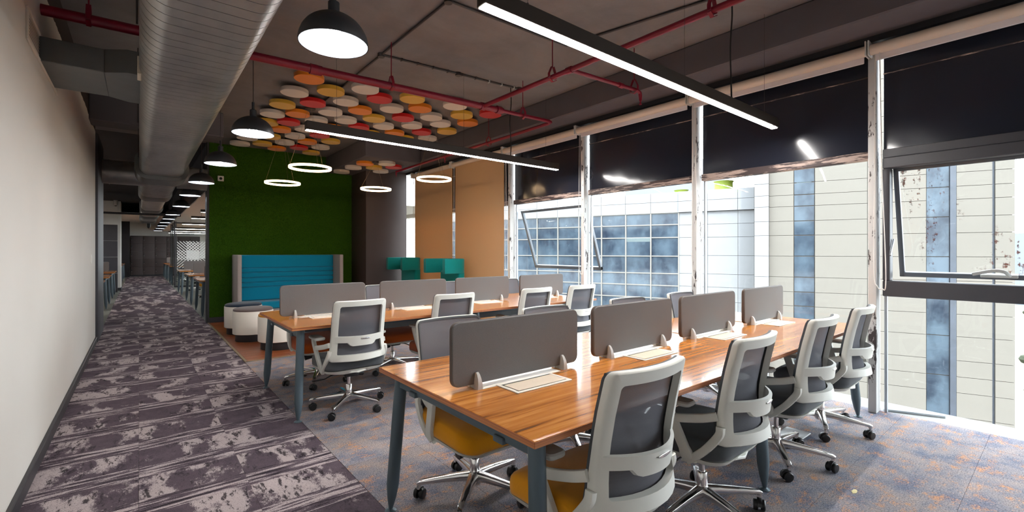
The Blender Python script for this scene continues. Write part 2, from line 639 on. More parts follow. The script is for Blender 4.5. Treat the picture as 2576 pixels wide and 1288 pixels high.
# open plan carpet tiles
y = 6.37
while y > YB:
    x = 1.0
    d = min(T, y - YB)
    while x < 4.86:
        w = min(T, 4.885 - x)
        put('carpet_tile', shared_box('tile', 'carpet_tile', 'carpet_office', w - 0.001, d - 0.001, 0.008, 0.0008), floor, (x + w / 2, y - d / 2, -0.004))
        x += T
    y -= T
MB().box(-0.502, 0.998, YB, -1.0, -0.008, -0.0005).build('carpet_strip', 'carpet_corridor', floor)
# lounge planks
row = 0
y = 6.40
while y < YG - 0.05:
    x = 1.03
    first = True
    pw = min(0.145, YG - 0.03 - y)
    while x < 4.85:
        L = (0.5 + 0.28 * (row * 37 % 5)) if first else 1.6
        L = min(L, 4.86 - x)
        if L > 0.03:
            put('floor_plank', shared_box('plank', 'floor_plank', 'plank_wood', round(L, 2) - 0.003, pw - 0.003, 0.012, 0.0015), floor, (x + L / 2, y + pw / 2, -0.002))
        x += L
        first = False
    y += 0.145
    row += 1
tr = MB().rbox(1.0, 1.028, 6.37, YG - 0.02, -0.008, 0.008, 0.003)
struct('trim_1', tr, 'brass')
tr = MB().rbox(1.03, 4.86, 6.372, 6.396, -0.008, 0.007, 0.003)
struct('trim_2', tr, 'brass')

# left wall, with a plain end and a dark jamb
wall_left = struct('wall_left', MB().box(XL - 0.2, XL, YB, 9.16, 0, SLAB), 'wall_two_tone')
struct('baseboard_left', MB().rbox(XL, XL + 0.022, YB, 9.16, 0, 0.085, 0.004), 'baseboard_dark')
struct('trim_3', MB().rbox(XL - 0.26, XL + 0.03, 9.18, 10.5, 0, 3.12, 0.006), 'charcoal_panel')
sw = MB().rbox(-0.008, 0.004, -0.04, 0.04, -0.06, 0.06, 0.003)
swo = sw.build('switch_plate', 'lid_frame', None, (XL + 0.004, 8.32, 1.25))
tag(swo, 'small white switch plate on the cream wall beside the dark jamb', 'switch')
MB().rbox(0.004, 0.01, -0.012, 0.012, -0.02, 0.02, 0.002).build('rocker', 'white_paint', swo)
# wall behind the photographer and far left room
struct('wall_back', MB().box(XL - 0.2, 4.95, YB - 0.2, YB, 0, SLAB), 'white_paint')
struct('wall_far_left', MB().box(XL - 3.2, XL - 3.0, 9.0, YE, 0, SLAB), 'white_paint')
struct('wall_return', MB().box(XL - 3.2, XL - 0.2, 8.95, 9.15, 0, SLAB), 'white_paint')
# turf wall and dark return
wall_green = struct('wall_green', MB().box(1.0, 4.95, YG, YG + 0.18, 0, SLAB), 'charcoal_panel')
tb = MB().box(1.03, 3.735, YG - 0.012, YG, 0.1, SLAB)
turf_base = tb.build('turf_mat', 'turf', wall_green)
struct('baseboard_green', MB().rbox(1.0, 3.735, YG - 0.02, YG, 0, 0.1, 0.003), 'baseboard_dark')
struct('trim_4', MB().rbox(0.985, 1.012, YG - 0.02, YG + 0.2, 0, SLAB, 0.004), 'black_trim')
# blades
rs = np.random.RandomState(3)
N = 70000
bx_ = rs.uniform(1.035, 3.735, N); bz = rs.uniform(0.1, SLAB - 0.002, N)
ang = rs.uniform(0, 2 * PI, N); ln = rs.uniform(0.014, 0.028, N); wd = rs.uniform(0.0022, 0.004, N)
lean = rs.uniform(0.2, 0.9, N)
ca, sa = np.cos(ang), np.sin(ang)
p0 = np.stack([bx_ - sa * wd, np.full(N, YG - 0.012), bz + ca * wd], 1)
p1 = np.stack([bx_ + sa * wd, np.full(N, YG - 0.012), bz - ca * wd], 1)
p2 = np.stack([bx_ + ca * ln * lean, YG - 0.012 - ln * np.sqrt(1 - (lean * 0.9) ** 2), bz + sa * ln * lean], 1)
vv = np.stack([p0, p1, p2], 1).reshape(-1, 3)
vv[:, 0] = np.clip(vv[:, 0], 1.03, 3.735)
vv[:, 2] = np.clip(vv[:, 2], 0.1, SLAB - 0.001)
me = bpy.data.meshes.new('turf_blades')
me.vertices.add(3 * N); me.vertices.foreach_set('co', vv.ravel())
me.loops.add(3 * N); me.loops.foreach_set('vertex_index', np.arange(3 * N))
me.polygons.add(N); me.polygons.foreach_set('loop_start', np.arange(N) * 3)
me.update(calc_edges=True); me.validate()
me.materials.append(MATS['turf'])
tag(put('turf_blades', me, wall_green), kind='stuff')
# dark column beside the turf
struct('column', MB().rbox(3.735, 4.676, 9.475, YG, 0, SLAB, 0.006), 'dark_column')
# ceiling slab, beams
ceiling = struct('ceiling', MB().box(XL - 3.2, 4.95, YB - 0.2, YG + 0.1, SLAB, SLAB + 0.2), 'ceiling_paint')
struct('ceiling_corridor', MB().box(XL - 3.2, 1.0, YG + 0.1, YE + 0.2, SLAB, SLAB + 0.2), 'dark_ceiling')
struct('ceiling_beam', MB().rbox(4.28, 5.0, YB, 9.47, 3.12, SLAB, 0.012), 'beam_paint')
struct('ceiling_beam', MB().rbox(3.17, 4.28, 8.06, YG, 3.08, SLAB, 0.012), 'beam_paint')
struct('ceiling_beam', MB().rbox(XL, 0.98, 8.0, 8.4, 3.06, SLAB, 0.012), 'beam_paint')
struct('bulkhead', MB().box(1.0, 1.12, YG + 0.18, YE, 2.53, SLAB), 'bulkhead_grey')
struct('ceiling_false', MB().box(1.0, 6.6, YG + 0.18, YE, 2.50, 2.53), 'white_paint')
struct('ceiling_far_soffit', MB().box(XL - 3.2, 1.0, 25.0, YE, 2.94, 3.0), 'white_paint')
struct('wall_end', MB().box(XL - 3.2, 6.6, YE, YE + 0.2, 0, SLAB), 'white_paint')
struct('wall_far_right', MB().box(6.5, 6.7, YG + 0.1, YE, 0, 0.7).box(6.5, 6.7, YG + 0.1, YE, 2.4, 2.53), 'white_paint')
struct('floor_far', MB().box(4.9, 6.6, YG, YE, -0.2, -0.008), 'carpet_far')
# white pilaster and dark cladding on the far left
pil = struct('pilaster', MB().rbox(XL - 0.9, XL + 0.01, 20.85, 21.7, 0, 3.1, 0.01), 'white_paint')
struct('baseboard_pilaster', MB().rbox(XL - 0.9, XL + 0.025, 20.83, 21.72, 0, 0.1, 0.004), 'black_trim')
clad = empty('wall_cladding', (0, 0, 0), kind='structure')
for q in range(4):
    put('panel', shared_box('clad', 'panel', 'charcoal_panel', 1.5, 0.1, 0.53, 0.004), clad, (XL - 0.05 - 0.75, 20.06, 0.1 + 0.265 + q * 0.537))
struct('baseboard_cladding', MB().box(XL - 1.6, XL - 0.05, 20.0, 20.11, 0, 0.1), 'black_trim')
struct('wall_dark', MB().box(XL - 1.2, XL + 0.12, 31.4, 31.6, 0, 3.0), 'dark_ceiling')

# ------------------------------------------------------------------ window wall
MY = [-2.17, -0.57, 1.017, 2.60, 4.24, 5.86, 7.47, 9.12]
GX = 4.872
for i in range(len(MY) - 1):
    y0, y1 = MY[i] + 0.03, MY[i + 1] - 0.03
    w = empty('window_%d' % (i + 1), (XW, (y0 + y1) / 2, 0), kind='structure')
    cy = (y0 + y1) / 2

    def part(name, mat, x0, x1, a, b, z0, z1, c=0.003, parent=w):
        return MB().rbox(x0 - XW, x1 - XW, a - cy, b - cy, z0, z1, c).build(name, mat, parent)
    # spandrel panel with its thin bead line, transom and glazing
    part('spandrel_panel', 'dark_glass_panel', 4.83, 4.845, y0, y1, 2.20, 3.10)
    part('bead', 'peeling_sill', 4.822, 4.83, y0, y1, 2.832, 2.842, 0.002)
    part('transom', 'peeling_sill' if i != 1 else 'window_frame_dark', 4.80, 4.88, y0, y1, 2.13, 2.20)
    part('glazing_bead', 'aluminium', 4.85, 4.885, y0, y0 + 0.02, 0.0, 2.13)
    part('glazing_bead', 'aluminium', 4.85, 4.885, y1 - 0.02, y1, 0.0, 2.13)
    if i == 1:
        part('pane', 'pane_glass', GX, GX + 0.006, y0 + 0.02, y1 - 0.02, 0.0, 0.98, 0.001)
        fr = part('sash_frame', 'window_frame_dark', 4.79, 4.89, y0, y1, 0.98, 1.11, 0.006)
        part('sash_frame', 'window_frame_dark', 4.79, 4.89, y0, y1, 2.04, 2.13, 0.006)
        part('sash_frame', 'window_frame_dark', 4.79, 4.89, y1 - 0.05, y1, 1.11, 2.04, 0.006)
        part('sash_frame', 'window_frame_dark', 4.79, 4.89, y0, y0 + 0.05, 1.11, 2.04, 0.006)
        # top-hung sash, pushed out at the foot
        sh = empty('sash', (4.885 - XW, 0, 2.05)); sh.parent = w
        sh.rotation_euler = (0, -math.radians(15), 0)
        hw = (y1 - y0) / 2 - 0.05
        for a, b, c, d in ((-hw, -hw + 0.035, -0.95, 0), (hw - 0.035, hw, -0.95, 0), (-hw, hw, -0.95, -0.91), (-hw, hw, -0.035, 0)):
            MB().rbox(0, 0.04, a, b, c, d, 0.003).build('sash_rail', 'sash_grey', sh)
        MB().box(0.018, 0.024, -hw + 0.03, hw - 0.03, -0.92, -0.03).build('pane', 'pane_glass_stained', sh)
        hd = MB().rbox(-0.02, 0.0, 0.02, 0.22, -0.93, -0.905, 0.003)
        hd.sweep(spline([(-0.02, 0.06, -0.915), (-0.05, 0.09, -0.87), (-0.055, 0.15, -0.862), (-0.05, 0.26, -0.895)], 5), (0, 0, 1), 0.026, 0.014)
        hd.build('handle', 'bracket_grey', sh)
        st = MB().sweep([(0.0, hw - 0.01, 1.32), (0.12, hw - 0.01, 1.45)], (0, 1, 0), 0.01, 0.018)
        st.build('stay', 'aluminium', w)
    elif i == 4:
        part('pane', 'pane_glass', GX, GX + 0.006, y0 + 0.02, y1 - 0.02, 0.0, 2.13, 0.001)
        sh = empty('sash', (4.90 - XW, 0, 2.02)); sh.parent = w
        sh.rotation_euler = (0, -math.radians(19), 0)
        hw = 0.72
        for a, b, c, d in ((-hw, -hw + 0.04, -1.0, 0), (hw - 0.04, hw, -1.0, 0), (-hw, hw, -1.0, -0.95), (-hw, hw, -0.04, 0)):
            MB().rbox(0, 0.045, a, b, c, d, 0.003).build('sash_rail', 'sash_grey', sh)
        MB().box(0.02, 0.026, -hw + 0.03, hw - 0.03, -0.96, -0.03).build('pane', 'pane_glass', sh)
    else:
        part('pane', 'pane_glass', GX, GX + 0.006, y0 + 0.02, y1 - 0.02, 0.0, 2.13, 0.001)
for i, y in enumerate(MY):
    mb = MB().rbox(4.75, 4.88, y, y + 0.058, 0, 3.12, 0.004)
    struct('mullion', mb, 'peeling_paint')
struct('wall_window_end', MB().box(4.70, 4.95, 9.2, 9.475, 0, 0.02), 'ledge')
struct('window_head', MB().box(4.66, 4.90, YB, 9.475, 3.07, 3.12), 'black_trim')
struct('ledge', MB().rbox(4.888, 5.25, YB, 9.5, -0.3, -0.015, 0.01), 'ledge')
al = MB().rbox(-0.2, 0.2, -0.02, 0.02, 0, 0.02, 0.003).build('aluminium_strip', 'aluminium', None, (5.04, 0.83, -0.014), (0, 0, math.radians(-64)))
tag(al, 'loose aluminium strip lying on the white window ledge', 'metal strip')


# roller blinds: tube over every bay, two cloths let down
def roller(y0, y1, down, label):
    r = empty('roller_blind', (4.64, (y0 + y1) / 2, 3.0), 0, label, 'roller blind', 'roller blinds along the window wall')
    h = (y1 - y0) / 2 - 0.012
    MB().cyl((0, -h, 0), (0, h, 0), 0.043, n=20).build('tube', 'blind_tube', r)
    for s in (-1, 1):
        MB().rbox(-0.05, 0.06, s * (h + 0.006) - 0.005, s * (h + 0.006) + 0.005, -0.05, 0.07, 0.002).build('bracket', 'cord_white', r)
    if down:
        MB().box(0.04, 0.0415, -h + 0.02, h - 0.02, -2.9, 0.0).build('cloth', 'blind_cloth', r)
        MB().rbox(0.032, 0.05, -h + 0.02, h - 0.02, -2.93, -2.9, 0.004).build('hem_bar', 'blind_hem', r)
    else:
        MB().rbox(0.030, 0.044, -h + 0.02, h - 0.02, -0.085, -0.01, 0.004).build('hem_bar', 'blind_hem', r)
    cy = h - 0.03
    pth = spline([(0.0, cy, -0.03), (-0.005, cy + 0.004, -1.0), (0.0, cy + 0.01, -1.8), (0.0, cy - 0.012, -1.93), (-0.01, cy - 0.045, -1.95), (-0.012, cy - 0.07, -1.86), (-0.008, cy - 0.045, -1.0), (-0.01, cy - 0.03, -0.03)], 8)
    MB().tube(pth, 0.0035, 6).build('bead_chain', 'cord_white', r)
    return r


lab = ['raised roller blind behind the photographer, far along the windows', 'raised cream roller blind over the open stained window at the edge',
       'raised cream roller blind above the two windows beside the fourth grey chair', 'raised cream roller blind in the bay with the white pilaster view',
       'raised cream roller blind beside the lowered tan blinds', 'tan roller blind let down to the floor, beside the glazed bays', 'tan roller blind let down to the floor, beside the dark column']
lab[2] = 'raised cream roller blind in the bay beyond the stained sash window'
lab[3] = 'raised cream roller blind in the second bay beyond the stained sash window'
for i in range(1, len(MY) - 1):
    roller(MY[i] + 0.034 + (0.006 if i == 5 else 0), MY[i + 1] + 0.026 - (0.03 if i >= 5 else 0), i >= 5, lab[i])

# ================================================================== CEILING SERVICES
# main oval duct
def oval(w, h, n=10):
    return rrect(w, h, h * 0.37, 7)


def duct_loops(sections):
    return [[(x, y, z) for x, z in oval(w, h)] for y, w, h in sections]


D = empty('air_duct', (0.275, 0, 2.66), 0, 'large oval galvanised air duct running along the corridor ceiling', 'air duct')
sec = []
y = -2.6
while y < 8.75:
    sec += [(y, 0.55, 0.33), (y + 0.093, 0.55, 0.33), (y + 0.0935, 0.532, 0.312), (y + 0.0985, 0.532, 0.312), (y + 0.099, 0.55, 0.33)]
    y += 0.0995
MB().loft(duct_loops(sec)).build('duct_body', 'galvanised', D, ang=0.5)
MB().loft(duct_loops([(8.7, 0.56, 0.33), (8.72, 0.66, 0.44), (9.5, 0.66, 0.44), (9.7, 0.54, 0.34)])).build('collar', 'galvanised_flat', D)
sec = []
y = 9.6
while y < 12.2:
    sec += [(y, 0.52, 0.34), (y + 0.13, 0.52, 0.34), (y + 0.134, 0.53, 0.35), (y + 0.142, 0.53, 0.35)]
    y += 0.145
MB().loft(duct_loops(sec)).build('duct_body', 'galvanised', D, ang=0.5)
MB().loft(duct_loops([(12.2, 0.52, 0.34), (12.4, 0.58, 0.40), (12.9, 0.58, 0.40), (13.2, 0.46, 0.30)])).build('collar', 'galvanised_flat', D)
sec = []
y = 13.1
while y < 24:
    sec += [(y, 0.46, 0.30), (y + 0.22, 0.46, 0.30), (y + 0.225, 0.47, 0.31), (y + 0.24, 0.47, 0.31)]
    y += 0.25
MB().loft(duct_loops(sec)).build('duct_body', 'galvanised', D, ang=0.5)
for yy in (16.5, 19.5, 22.5):
    MB().loft(duct_loops([(yy, 0.46, 0.30), (yy + 0.15, 0.54, 0.38), (yy + 0.6, 0.54, 0.38), (yy + 0.75, 0.46, 0.30)])).build('collar', 'galvanised_flat', D)
for x0, x1 in ((-0.2, -3.0), (0.25, 0.7)):
    pr = MB()
    n = 6 if x0 < 0 else 2
    for k in range(n):
        a, b = x0 + (x1 - x0) * k / n, x0 + (x1 - x0) * (k + 1) / n
        pr.cyl((a, 10.2, 0.03), (b, 10.2, 0.03), 0.2, 0.2, 20)
        pr.cyl((b - 0.012 * (1 if x1 > 0 else -1), 10.2, 0.03), (b, 10.2, 0.03), 0.207, 0.207, 20)
    pr.build('branch_duct', 'galvanised', D)
# rectangular branch to the wall grille
bd = MB().rbox(XL + 0.004 - 0.275, -0.46, 4.21, 4.84, -0.075, 0.085, 0.004)
bd.loft([[(-0.46, y, z) for y, z in ((4.21, -0.075), (4.84, -0.075), (4.84, 0.085), (4.21, 0.085))],
         [(-0.34, y, z) for y, z in ((4.12, -0.075), (4.92, -0.075), (4.92, 0.085), (4.12, 0.085))],
         [(-0.2, y, z) for y, z in ((4.12, -0.075), (4.92, -0.075), (4.92, 0.085), (4.12, 0.085))]])
bd.build('wall_branch', 'galvanised_flat', D)
gk = MB().rbox(-0.285, -0.262, 4.0, 4.17, -0.10, 0.02, 0.003).build('gasket_plate', 'gasket', D)
for yy in (1.2, 3.4, 6.0, 8.2):
    for s in (-0.285, 0.285):
        MB().cyl((s, yy, 0.0), (s, yy, SLAB - 2.66), 0.005, n=6).build('hanger_rod', 'conduit', D)
# wall grille
gr = empty('wall_grille', (XL, 4.41, 2.67), 0, 'white slotted air grille high on the cream wall', 'vent')
fr = MB()
for a, b, c, d in ((-0.62, 0.62, 0.075, 0.095), (-0.62, 0.62, -0.095, -0.075), (-0.62, -0.6, -0.075, 0.075), (0.6, 0.62, -0.075, 0.075)):
    fr.rbox(0.0, 0.012, a, b, c, d, 0.002)
fr.build('frame', 'wall_paint', gr)
MB().box(0.0005, 0.002, -0.6, 0.6, -0.075, 0.075).build('backing', 'black_trim', gr)
for k in range(8):
    z = -0.066 + k * 0.0185
    MB().box(0.002, 0.004, -0.6, 0.6, z - 0.003, z + 0.002).build('slat', 'wall_paint', gr, smooth=False)

# red sprinkler pipes
PZ = 3.0
sp = empty('sprinkler_pipe', (0, 0, 0), 0, 'dark red sprinkler pipework hung below the concrete ceiling', 'pipe')
MB().cyl((XL + 0.002, 4.30, 2.95), (3.02, 4.22, 3.0), 0.036, n=16).build('main_pipe', 'red_pipe', sp)
MB().cyl((3.0, 4.22, 3.0), (3.30, 4.21, 3.0), 0.034, n=16).build('main_pipe', 'red_pipe', sp)
MB().tube([(3.28, 4.21, 3.0), (4.0, 4.17, 3.0), (4.06, 4.19, 3.0), (4.08, 4.25, 3.0), (4.10, 5.0, 3.0), (4.16, 8.9, 3.02)], 0.022, 14).build('branch_pipe', 'red_pipe', sp)
MB().tube([(3.02, 4.22, 3.0), (3.03, 2.9, 3.0), (3.05, -2.9, 3.0)], 0.024, 14).build('branch_pipe', 'red_pipe', sp)
MB().tube([(3.04, 2.87, 3.0), (3.95, 2.80, 3.0), (3.99, 2.80, 2.985), (4.0, 2.80, 2.95)], 0.019, 12).build('branch_pipe', 'red_pipe', sp)
for p, a, r in (((3.02, 4.22, 3.0), (1, 0, 0), 0.044), ((3.24, 4.21, 3.0), (1, 0, 0), 0.044), ((1.2, 4.263, 2.973), (1, 0, 0), 0.046), ((1.24, 4.262, 2.973), (1, 0, 0), 0.044), ((3.03, 2.88, 3.0), (0, 1, 0), 0.031), ((3.7, 2.82, 3.0), (1, 0, 0), 0.026)):
    a = Vector(a) * 0.03
    MB().cyl(Vector(p) - a, Vector(p) + a, r, n=16).build('coupling', 'red_pipe', sp)
for x, y, z, ax in ((0.08 - 0.35, 4.295, 2.954, 0), (1.93, 4.245, 2.985, 0), (3.6, 4.195, 3.0, 0), (3.03, 3.1, 3.0, 1), (3.04, 1.55, 3.0, 1), (3.9, 2.805, 3.0, 0), (4.12, 5.6, 3.0, 1), (3.035, -0.5, 3.0, 1)):
    top = SLAB if x < 4.28 and not (x > 4.2) else 3.12
    h = MB().cyl((x, y, z + 0.09), (x, y, top), 0.005, n=8)
    e = (0.045, 0) if ax else (0, 0.045)
    for s in (-1, 1):
        h.sweep([(x + s * e[0] * 0.95, y + s * e[1] * 0.95, z - 0.01), (x + s * e[0], y + s * e[1], z + 0.03), (x + s * e[0] * 0.25, y + s * e[1] * 0.25, z + 0.10)], (0, 1, 0) if ax else (1, 0, 0), 0.028, 0.006)
    h.sweep([(x - e[0], y - e[1], z - 0.02), (x, y, z - 0.044), (x + e[0], y + e[1], z - 0.02)], (0, 1, 0) if ax else (1, 0, 0), 0.028, 0.006)
    h.build('pipe_hanger', 'red_pipe', sp)
for x, y, z in ((4.0, 2.80, 2.95), (4.13, 6.9, 2.99), (4.165, 8.92, 3.0)):
    h = MB().cyl((x, y, z), (x, y, z - 0.05), 0.018, 0.014, 12).cyl((x, y, z - 0.05), (x, y, z - 0.075), 0.008, 0.008, 8).cyl((x, y, z - 0.085), (x, y, z - 0.08), 0.016, 0.016, 12)
    h.build('sprinkler_head', 'red_pipe', sp)

# conduits with junction boxes
cd = empty('ceiling_conduit', (0, 0, 0), 0, 'thin dark electrical conduit with junction boxes fixed to the ceiling slab', 'conduit')
cz = SLAB - 0.014
for a, b in (((1.96, 3.22, cz), (1.96, 6.6, cz)), ((1.96, 3.22, cz), (3.3, 3.18, cz)), ((1.96, 4.55, cz), (3.78, 4.40, cz)), ((3.3, 3.18, cz), (3.75, 1.2, cz))):
    MB().cyl(a, b, 0.0115, n=10).build('conduit_run', 'conduit', cd)
for p in ((1.96, 3.22), (1.96, 4.56), (2.86, 4.48), (3.72, 4.405)):
    MB().lathe([(0.034, -0.036), (0.036, -0.03), (0.036, 0.0)], 16, (p[0], p[1], SLAB)).build('junction_box', 'conduit', cd)
for k in range(9):
    t = 0.12 + 0.1 * k
    MB().rbox(1.96 + 1.82 * t - 0.008, 1.96 + 1.82 * t + 0.008, 4.55 - 0.15 * t - 0.018, 4.55 - 0.15 * t + 0.018, SLAB - 0.03, SLAB, 0.002).build('saddle_clip', 'bracket_grey' if k > 5 else 'conduit', cd)

# acoustic discs on the ceiling
DISC = [(1.51, 5.52, 'O'), (1.5, 6.12, 'W'), (1.84, 5.8, 'Y'), (2.14, 5.45, 'W'), (1.5, 6.74, 'Y'), (1.8, 6.41, 'R'), (2.12, 6.07, 'W'), (2.42, 5.68, 'R'), (2.75, 5.41, 'Y'), (1.49, 7.29, 'W'), (1.77, 7.05, 'O'), (2.11, 6.67, 'W'), (2.41, 6.33, 'O'), (2.72, 5.97, 'W'), (3.02, 5.71, 'O'), (3.33, 5.3, 'W'), (1.52, 7.83, 'Y'), (1.78, 7.6, 'R'), (2.08, 7.23, 'W'), (2.42, 6.94, 'W'), (2.72, 6.59, 'Y'), (3.04, 6.28, 'R'), (3.34, 5.97, 'W'), (3.64, 5.61, 'Y'), (3.93, 5.3, 'R'), (1.78, 8.15, 'O'), (2.09, 7.86, 'W'), (2.41, 7.52, 'O'), (2.72, 7.2, 'R'), (3.0, 6.89, 'W'), (3.33, 6.57, 'W'), (3.63, 6.2, 'W'), (3.93, 5.89, 'O'), (1.46, 9.09, 'W'), (1.76, 8.76, 'Y'), (2.08, 8.45, 'W'), (2.39, 8.12, 'R'), (3.02, 7.48, 'Y'), (3.32, 7.18, 'O'), (3.64, 6.83, 'R'), (3.94, 6.52, 'Y'), (1.44, 9.69, 'W'), (1.76, 9.43, 'Y'), (2.06, 9.07, 'W'), (2.36, 8.75, 'O'), (2.68, 8.45, 'Y'), (2.71, 7.82, 'W'), (3.62, 7.42, 'Y'), (3.93, 7.16, 'W'), (2.06, 9.7, 'O'), (2.37, 9.34, 'R'), (2.68, 9.05, 'W'), (2.68, 9.67, 'Y'), (3.32, 7.8, 'W')]
LOW = [(3.38, 8.62, 'O'), (3.36, 9.19, 'W'), (3.71, 8.36, 'W'), (3.68, 8.91, 'Y'), (3.96, 8.6, 'R'), (3.96, 9.24, 'W'), (3.34, 9.82, 'W')]
CN = {'O': 'orange', 'W': 'white', 'Y': 'yellow', 'R': 'red'}
dm = {}
for c, nm in CN.items():
    b = MB().lathe([(0.1575, 0.0), (0.161, 0.004), (0.161, 0.046), (0.1575, 0.05)], 40)
    o = b.build('acoustic_disc_' + nm, 'disc_' + nm)
    dm[c] = o.data
    bpy.data.objects.remove(o)
stm = MB().cyl((0, 0, 0.05), (0, 0, 0.1), 0.02, n=10).build('spacer', 'conduit')
stm_d = stm.data
bpy.data.objects.remove(stm)
WORDN = {}
for grp, lst, z in (('ceiling', DISC, SLAB - 0.1), ('beam', LOW, 3.08 - 0.1 + 0.05)):
    for c, nm in CN.items():
        sel = sorted([d for d in lst if d[2] == c], key=lambda d: d[0] ** 2 + d[1] ** 2)
        for k, d in enumerate(sel):
            o = put('acoustic_disc', dm[c], None, (d[0], d[1], z))
            if grp == 'ceiling':
                lb = '%s round acoustic disc on the ceiling slab, %s nearest of the %d %s ones' % (nm, ORD[k], len(sel), nm)
            elif len(sel) == 1:
                lb = 'the one %s round acoustic disc under the beam by the dark column' % nm
            else:
                lb = '%s round acoustic disc under the beam by the dark column, %s nearest white one' % (nm, ORD[k])
            tag(o, lb, 'acoustic disc', 'acoustic discs on the ceiling slab' if grp == 'ceiling' else 'acoustic discs under the low beam')
            if grp == 'ceiling':
                put('spacer', stm_d, o)


# ================================================================== LAMPS
def pendant(x, y, z, label, cord_top=SLAB):
    p = empty('pendant_lamp', (x, y, z), 0, label, 'pendant lamp', 'dome pendant lamps along the corridor')
    R = 0.168
    prof = [(R * math.cos(a), R * 0.92 * math.sin(a)) for a in [math.radians(k) for k in range(0, 86, 6)]] + [(0.02, R * 0.925)]
    inn = [(max(r - 0.004, 0.012), zz - 0.004 if i else zz) for i, (r, zz) in enumerate(prof)]
    sh = MB().loft([[(r * math.cos(2 * PI * i / 36), r * math.sin(2 * PI * i / 36), zz) for i in range(36)] for r, zz in prof], cap=False)
    sh.build('shade', 'pendant_black', p)
    MB().loft([[(r * math.cos(-2 * PI * i / 36), r * math.sin(-2 * PI * i / 36), zz) for i in range(36)] for r, zz in inn], cap=False).build('shade_lining', 'pendant_inner', p)
    MB().lathe([(0.028, 0.0), (0.028, 0.06), (0.012, 0.07), (0.012, 0.13), (0.004, 0.135)], 14, (0, 0, R * 0.9)).build('stem', 'pendant_black', p)
    MB().cyl((0, 0, R * 0.9 + 0.13), (0, 0, cord_top - z), 0.003, n=6).build('cord', 'conduit', p)
    MB().lathe([(0.003, -0.034), (0.02, -0.03), (0.034, -0.012), (0.036, 0.006), (0.028, 0.03), (0.016, 0.05), (0.014, 0.085)], 18, (0, 0, 0.052)).build('bulb', 'bulb_glow', p)
    return p


PEND = [(0.764, 2.361), (0.788, 4.612), (0.757, 6.452), (0.738, 8.39), (0.74, 10.435), (0.76, 13.1), (0.74, 16.2), (0.74, 18.4), (0.74, 20.8), (0.74, 23.4), (0.74, 26.2), (0.74, 29.0)]
for k, (x, y) in enumerate(PEND):
    pendant(x, y, 2.40, 'black dome pendant lamp over the corridor carpet, %s nearest in the row' % ORD[k])


def line_lamp(x0, x1, y, z, label, joint):
    L = (x1 - x0)
    r = empty('linear_lamp', ((x0 + x1) / 2, y, z), 0, label, 'linear lamp', 'linear lamps over the desks')
    MB().rbox(-L / 2, L / 2, -0.035, 0.035, 0.004, 0.085, 0.003).build('housing', 'lamp_body', r)
    j = joint - (x0 + x1) / 2
    for a, b in ((-L / 2 + 0.004, j - 0.004), (j + 0.004, L / 2 - 0.004)):
        MB().rbox(a, b, -0.023, 0.023, -0.002, 0.006, 0.001).build('diffuser', 'line_glow', r)
    for a in (-L / 2 + 0.28, 0.1, L / 2 - 0.22):
        top = (SLAB if (x0 + x1) / 2 + a < 4.28 else 3.12) - z
        MB().cyl((a, 0, 0.085), (a, 0, top), 0.0013, n=5).build('suspension_wire', 'conduit', r)
        MB().cyl((a, 0, 0.085), (a, 0, 0.11), 0.006, n=8).build('wire_grip', 'conduit', r)
    pth = spline([(j + 0.06, 0, 0.085), (j + 0.075, 0.01, 0.25), (j + 0.05, 0.005, 0.5), (j + 0.07, 0, 0.75), (j + 0.06, 0, min(SLAB, 3.42 if x0 + 0 < 9 else 3) - z)], 6)
    MB().tube(pth, 0.006, 7).build('power_cord', 'black_rubber', r)
    return r


line_lamp(1.197, 4.44, 1.685, 2.46, 'long black linear lamp glowing over the nearer bench desk', 3.55)
line_lamp(1.187, 4.45, 4.455, 2.47, 'long black linear lamp glowing over the further bench desk', 3.56)


def ring_lamp(x, y, z, label, ceil=SLAB):
    r = empty('ring_lamp', (x, y, z), 0, label, 'ring lamp', 'glowing ring lamps over the lounge')
    n = 56
    Ro, Ri = 0.285, 0.268
    def band(prof):
        loops = [[(rr * math.cos(2 * PI * i / n), rr * math.sin(2 * PI * i / n), zz) for rr, zz in prof] for i in range(n)]
        loops.append(loops[0])
        return MB().loft(loops, cap=False)
    band([(Ro, 0.015), (Ro, 0.021), (Ri, 0.021), (Ri, 0.015)]).build('ring_cap', 'brass', r)
    band([(Ri, 0.015), (Ri, -0.014), (Ri + 0.004, -0.017), (Ro - 0.004, -0.017), (Ro, -0.014), (Ro, 0.015)]).build('diffuser', 'ring_glow', r)
    top = ceil - z
    MB().lathe([(0.07, 0.0), (0.07, -0.03), (0.066, -0.034)][::-1], 20, (0, 0, top)).build('canopy', 'conduit', r)
    for k in range(3):
        a = 0.6 + 2 * PI * k / 3
        MB().cyl((0.276 * math.cos(a), 0.276 * math.sin(a), 0.018), (0.03 * math.cos(a), 0.03 * math.sin(a), top - 0.03), 0.0016, n=5).build('suspension_wire', 'brass', r)
    return r


ring_lamp(1.90, 6.89, 2.55, 'glowing ring lamp over the lounge, nearest to the pale stools')
ring_lamp(1.945, 8.72, 2.55, 'glowing ring lamp in front of the turf wall, beside the dome pendants')
ring_lamp(3.52, 8.43, 2.55, 'glowing ring lamp in front of the dark column', 3.08)
ring_lamp(3.78, 6.66, 2.55, 'glowing ring lamp in front of the lowered tan blinds')


# ================================================================== DESKS
def leg(mb, top, foot):
    t, f = Vector(top), Vector(foot)
    k = t.lerp(f, 0.80)
    mb.tube([t, t.lerp(k, 0.5), k, k.lerp(f, 0.5), f + Vector((0, 0, 0.012))], [0.031, 0.0315, 0.032, 0.023, 0.0105], 16)
    mb.lathe([(0.030, 0.0), (0.030, 0.004), (0.012, 0.012), (0.008, 0.02)], 16, (f.x, f.y, 0.0))
    return mb


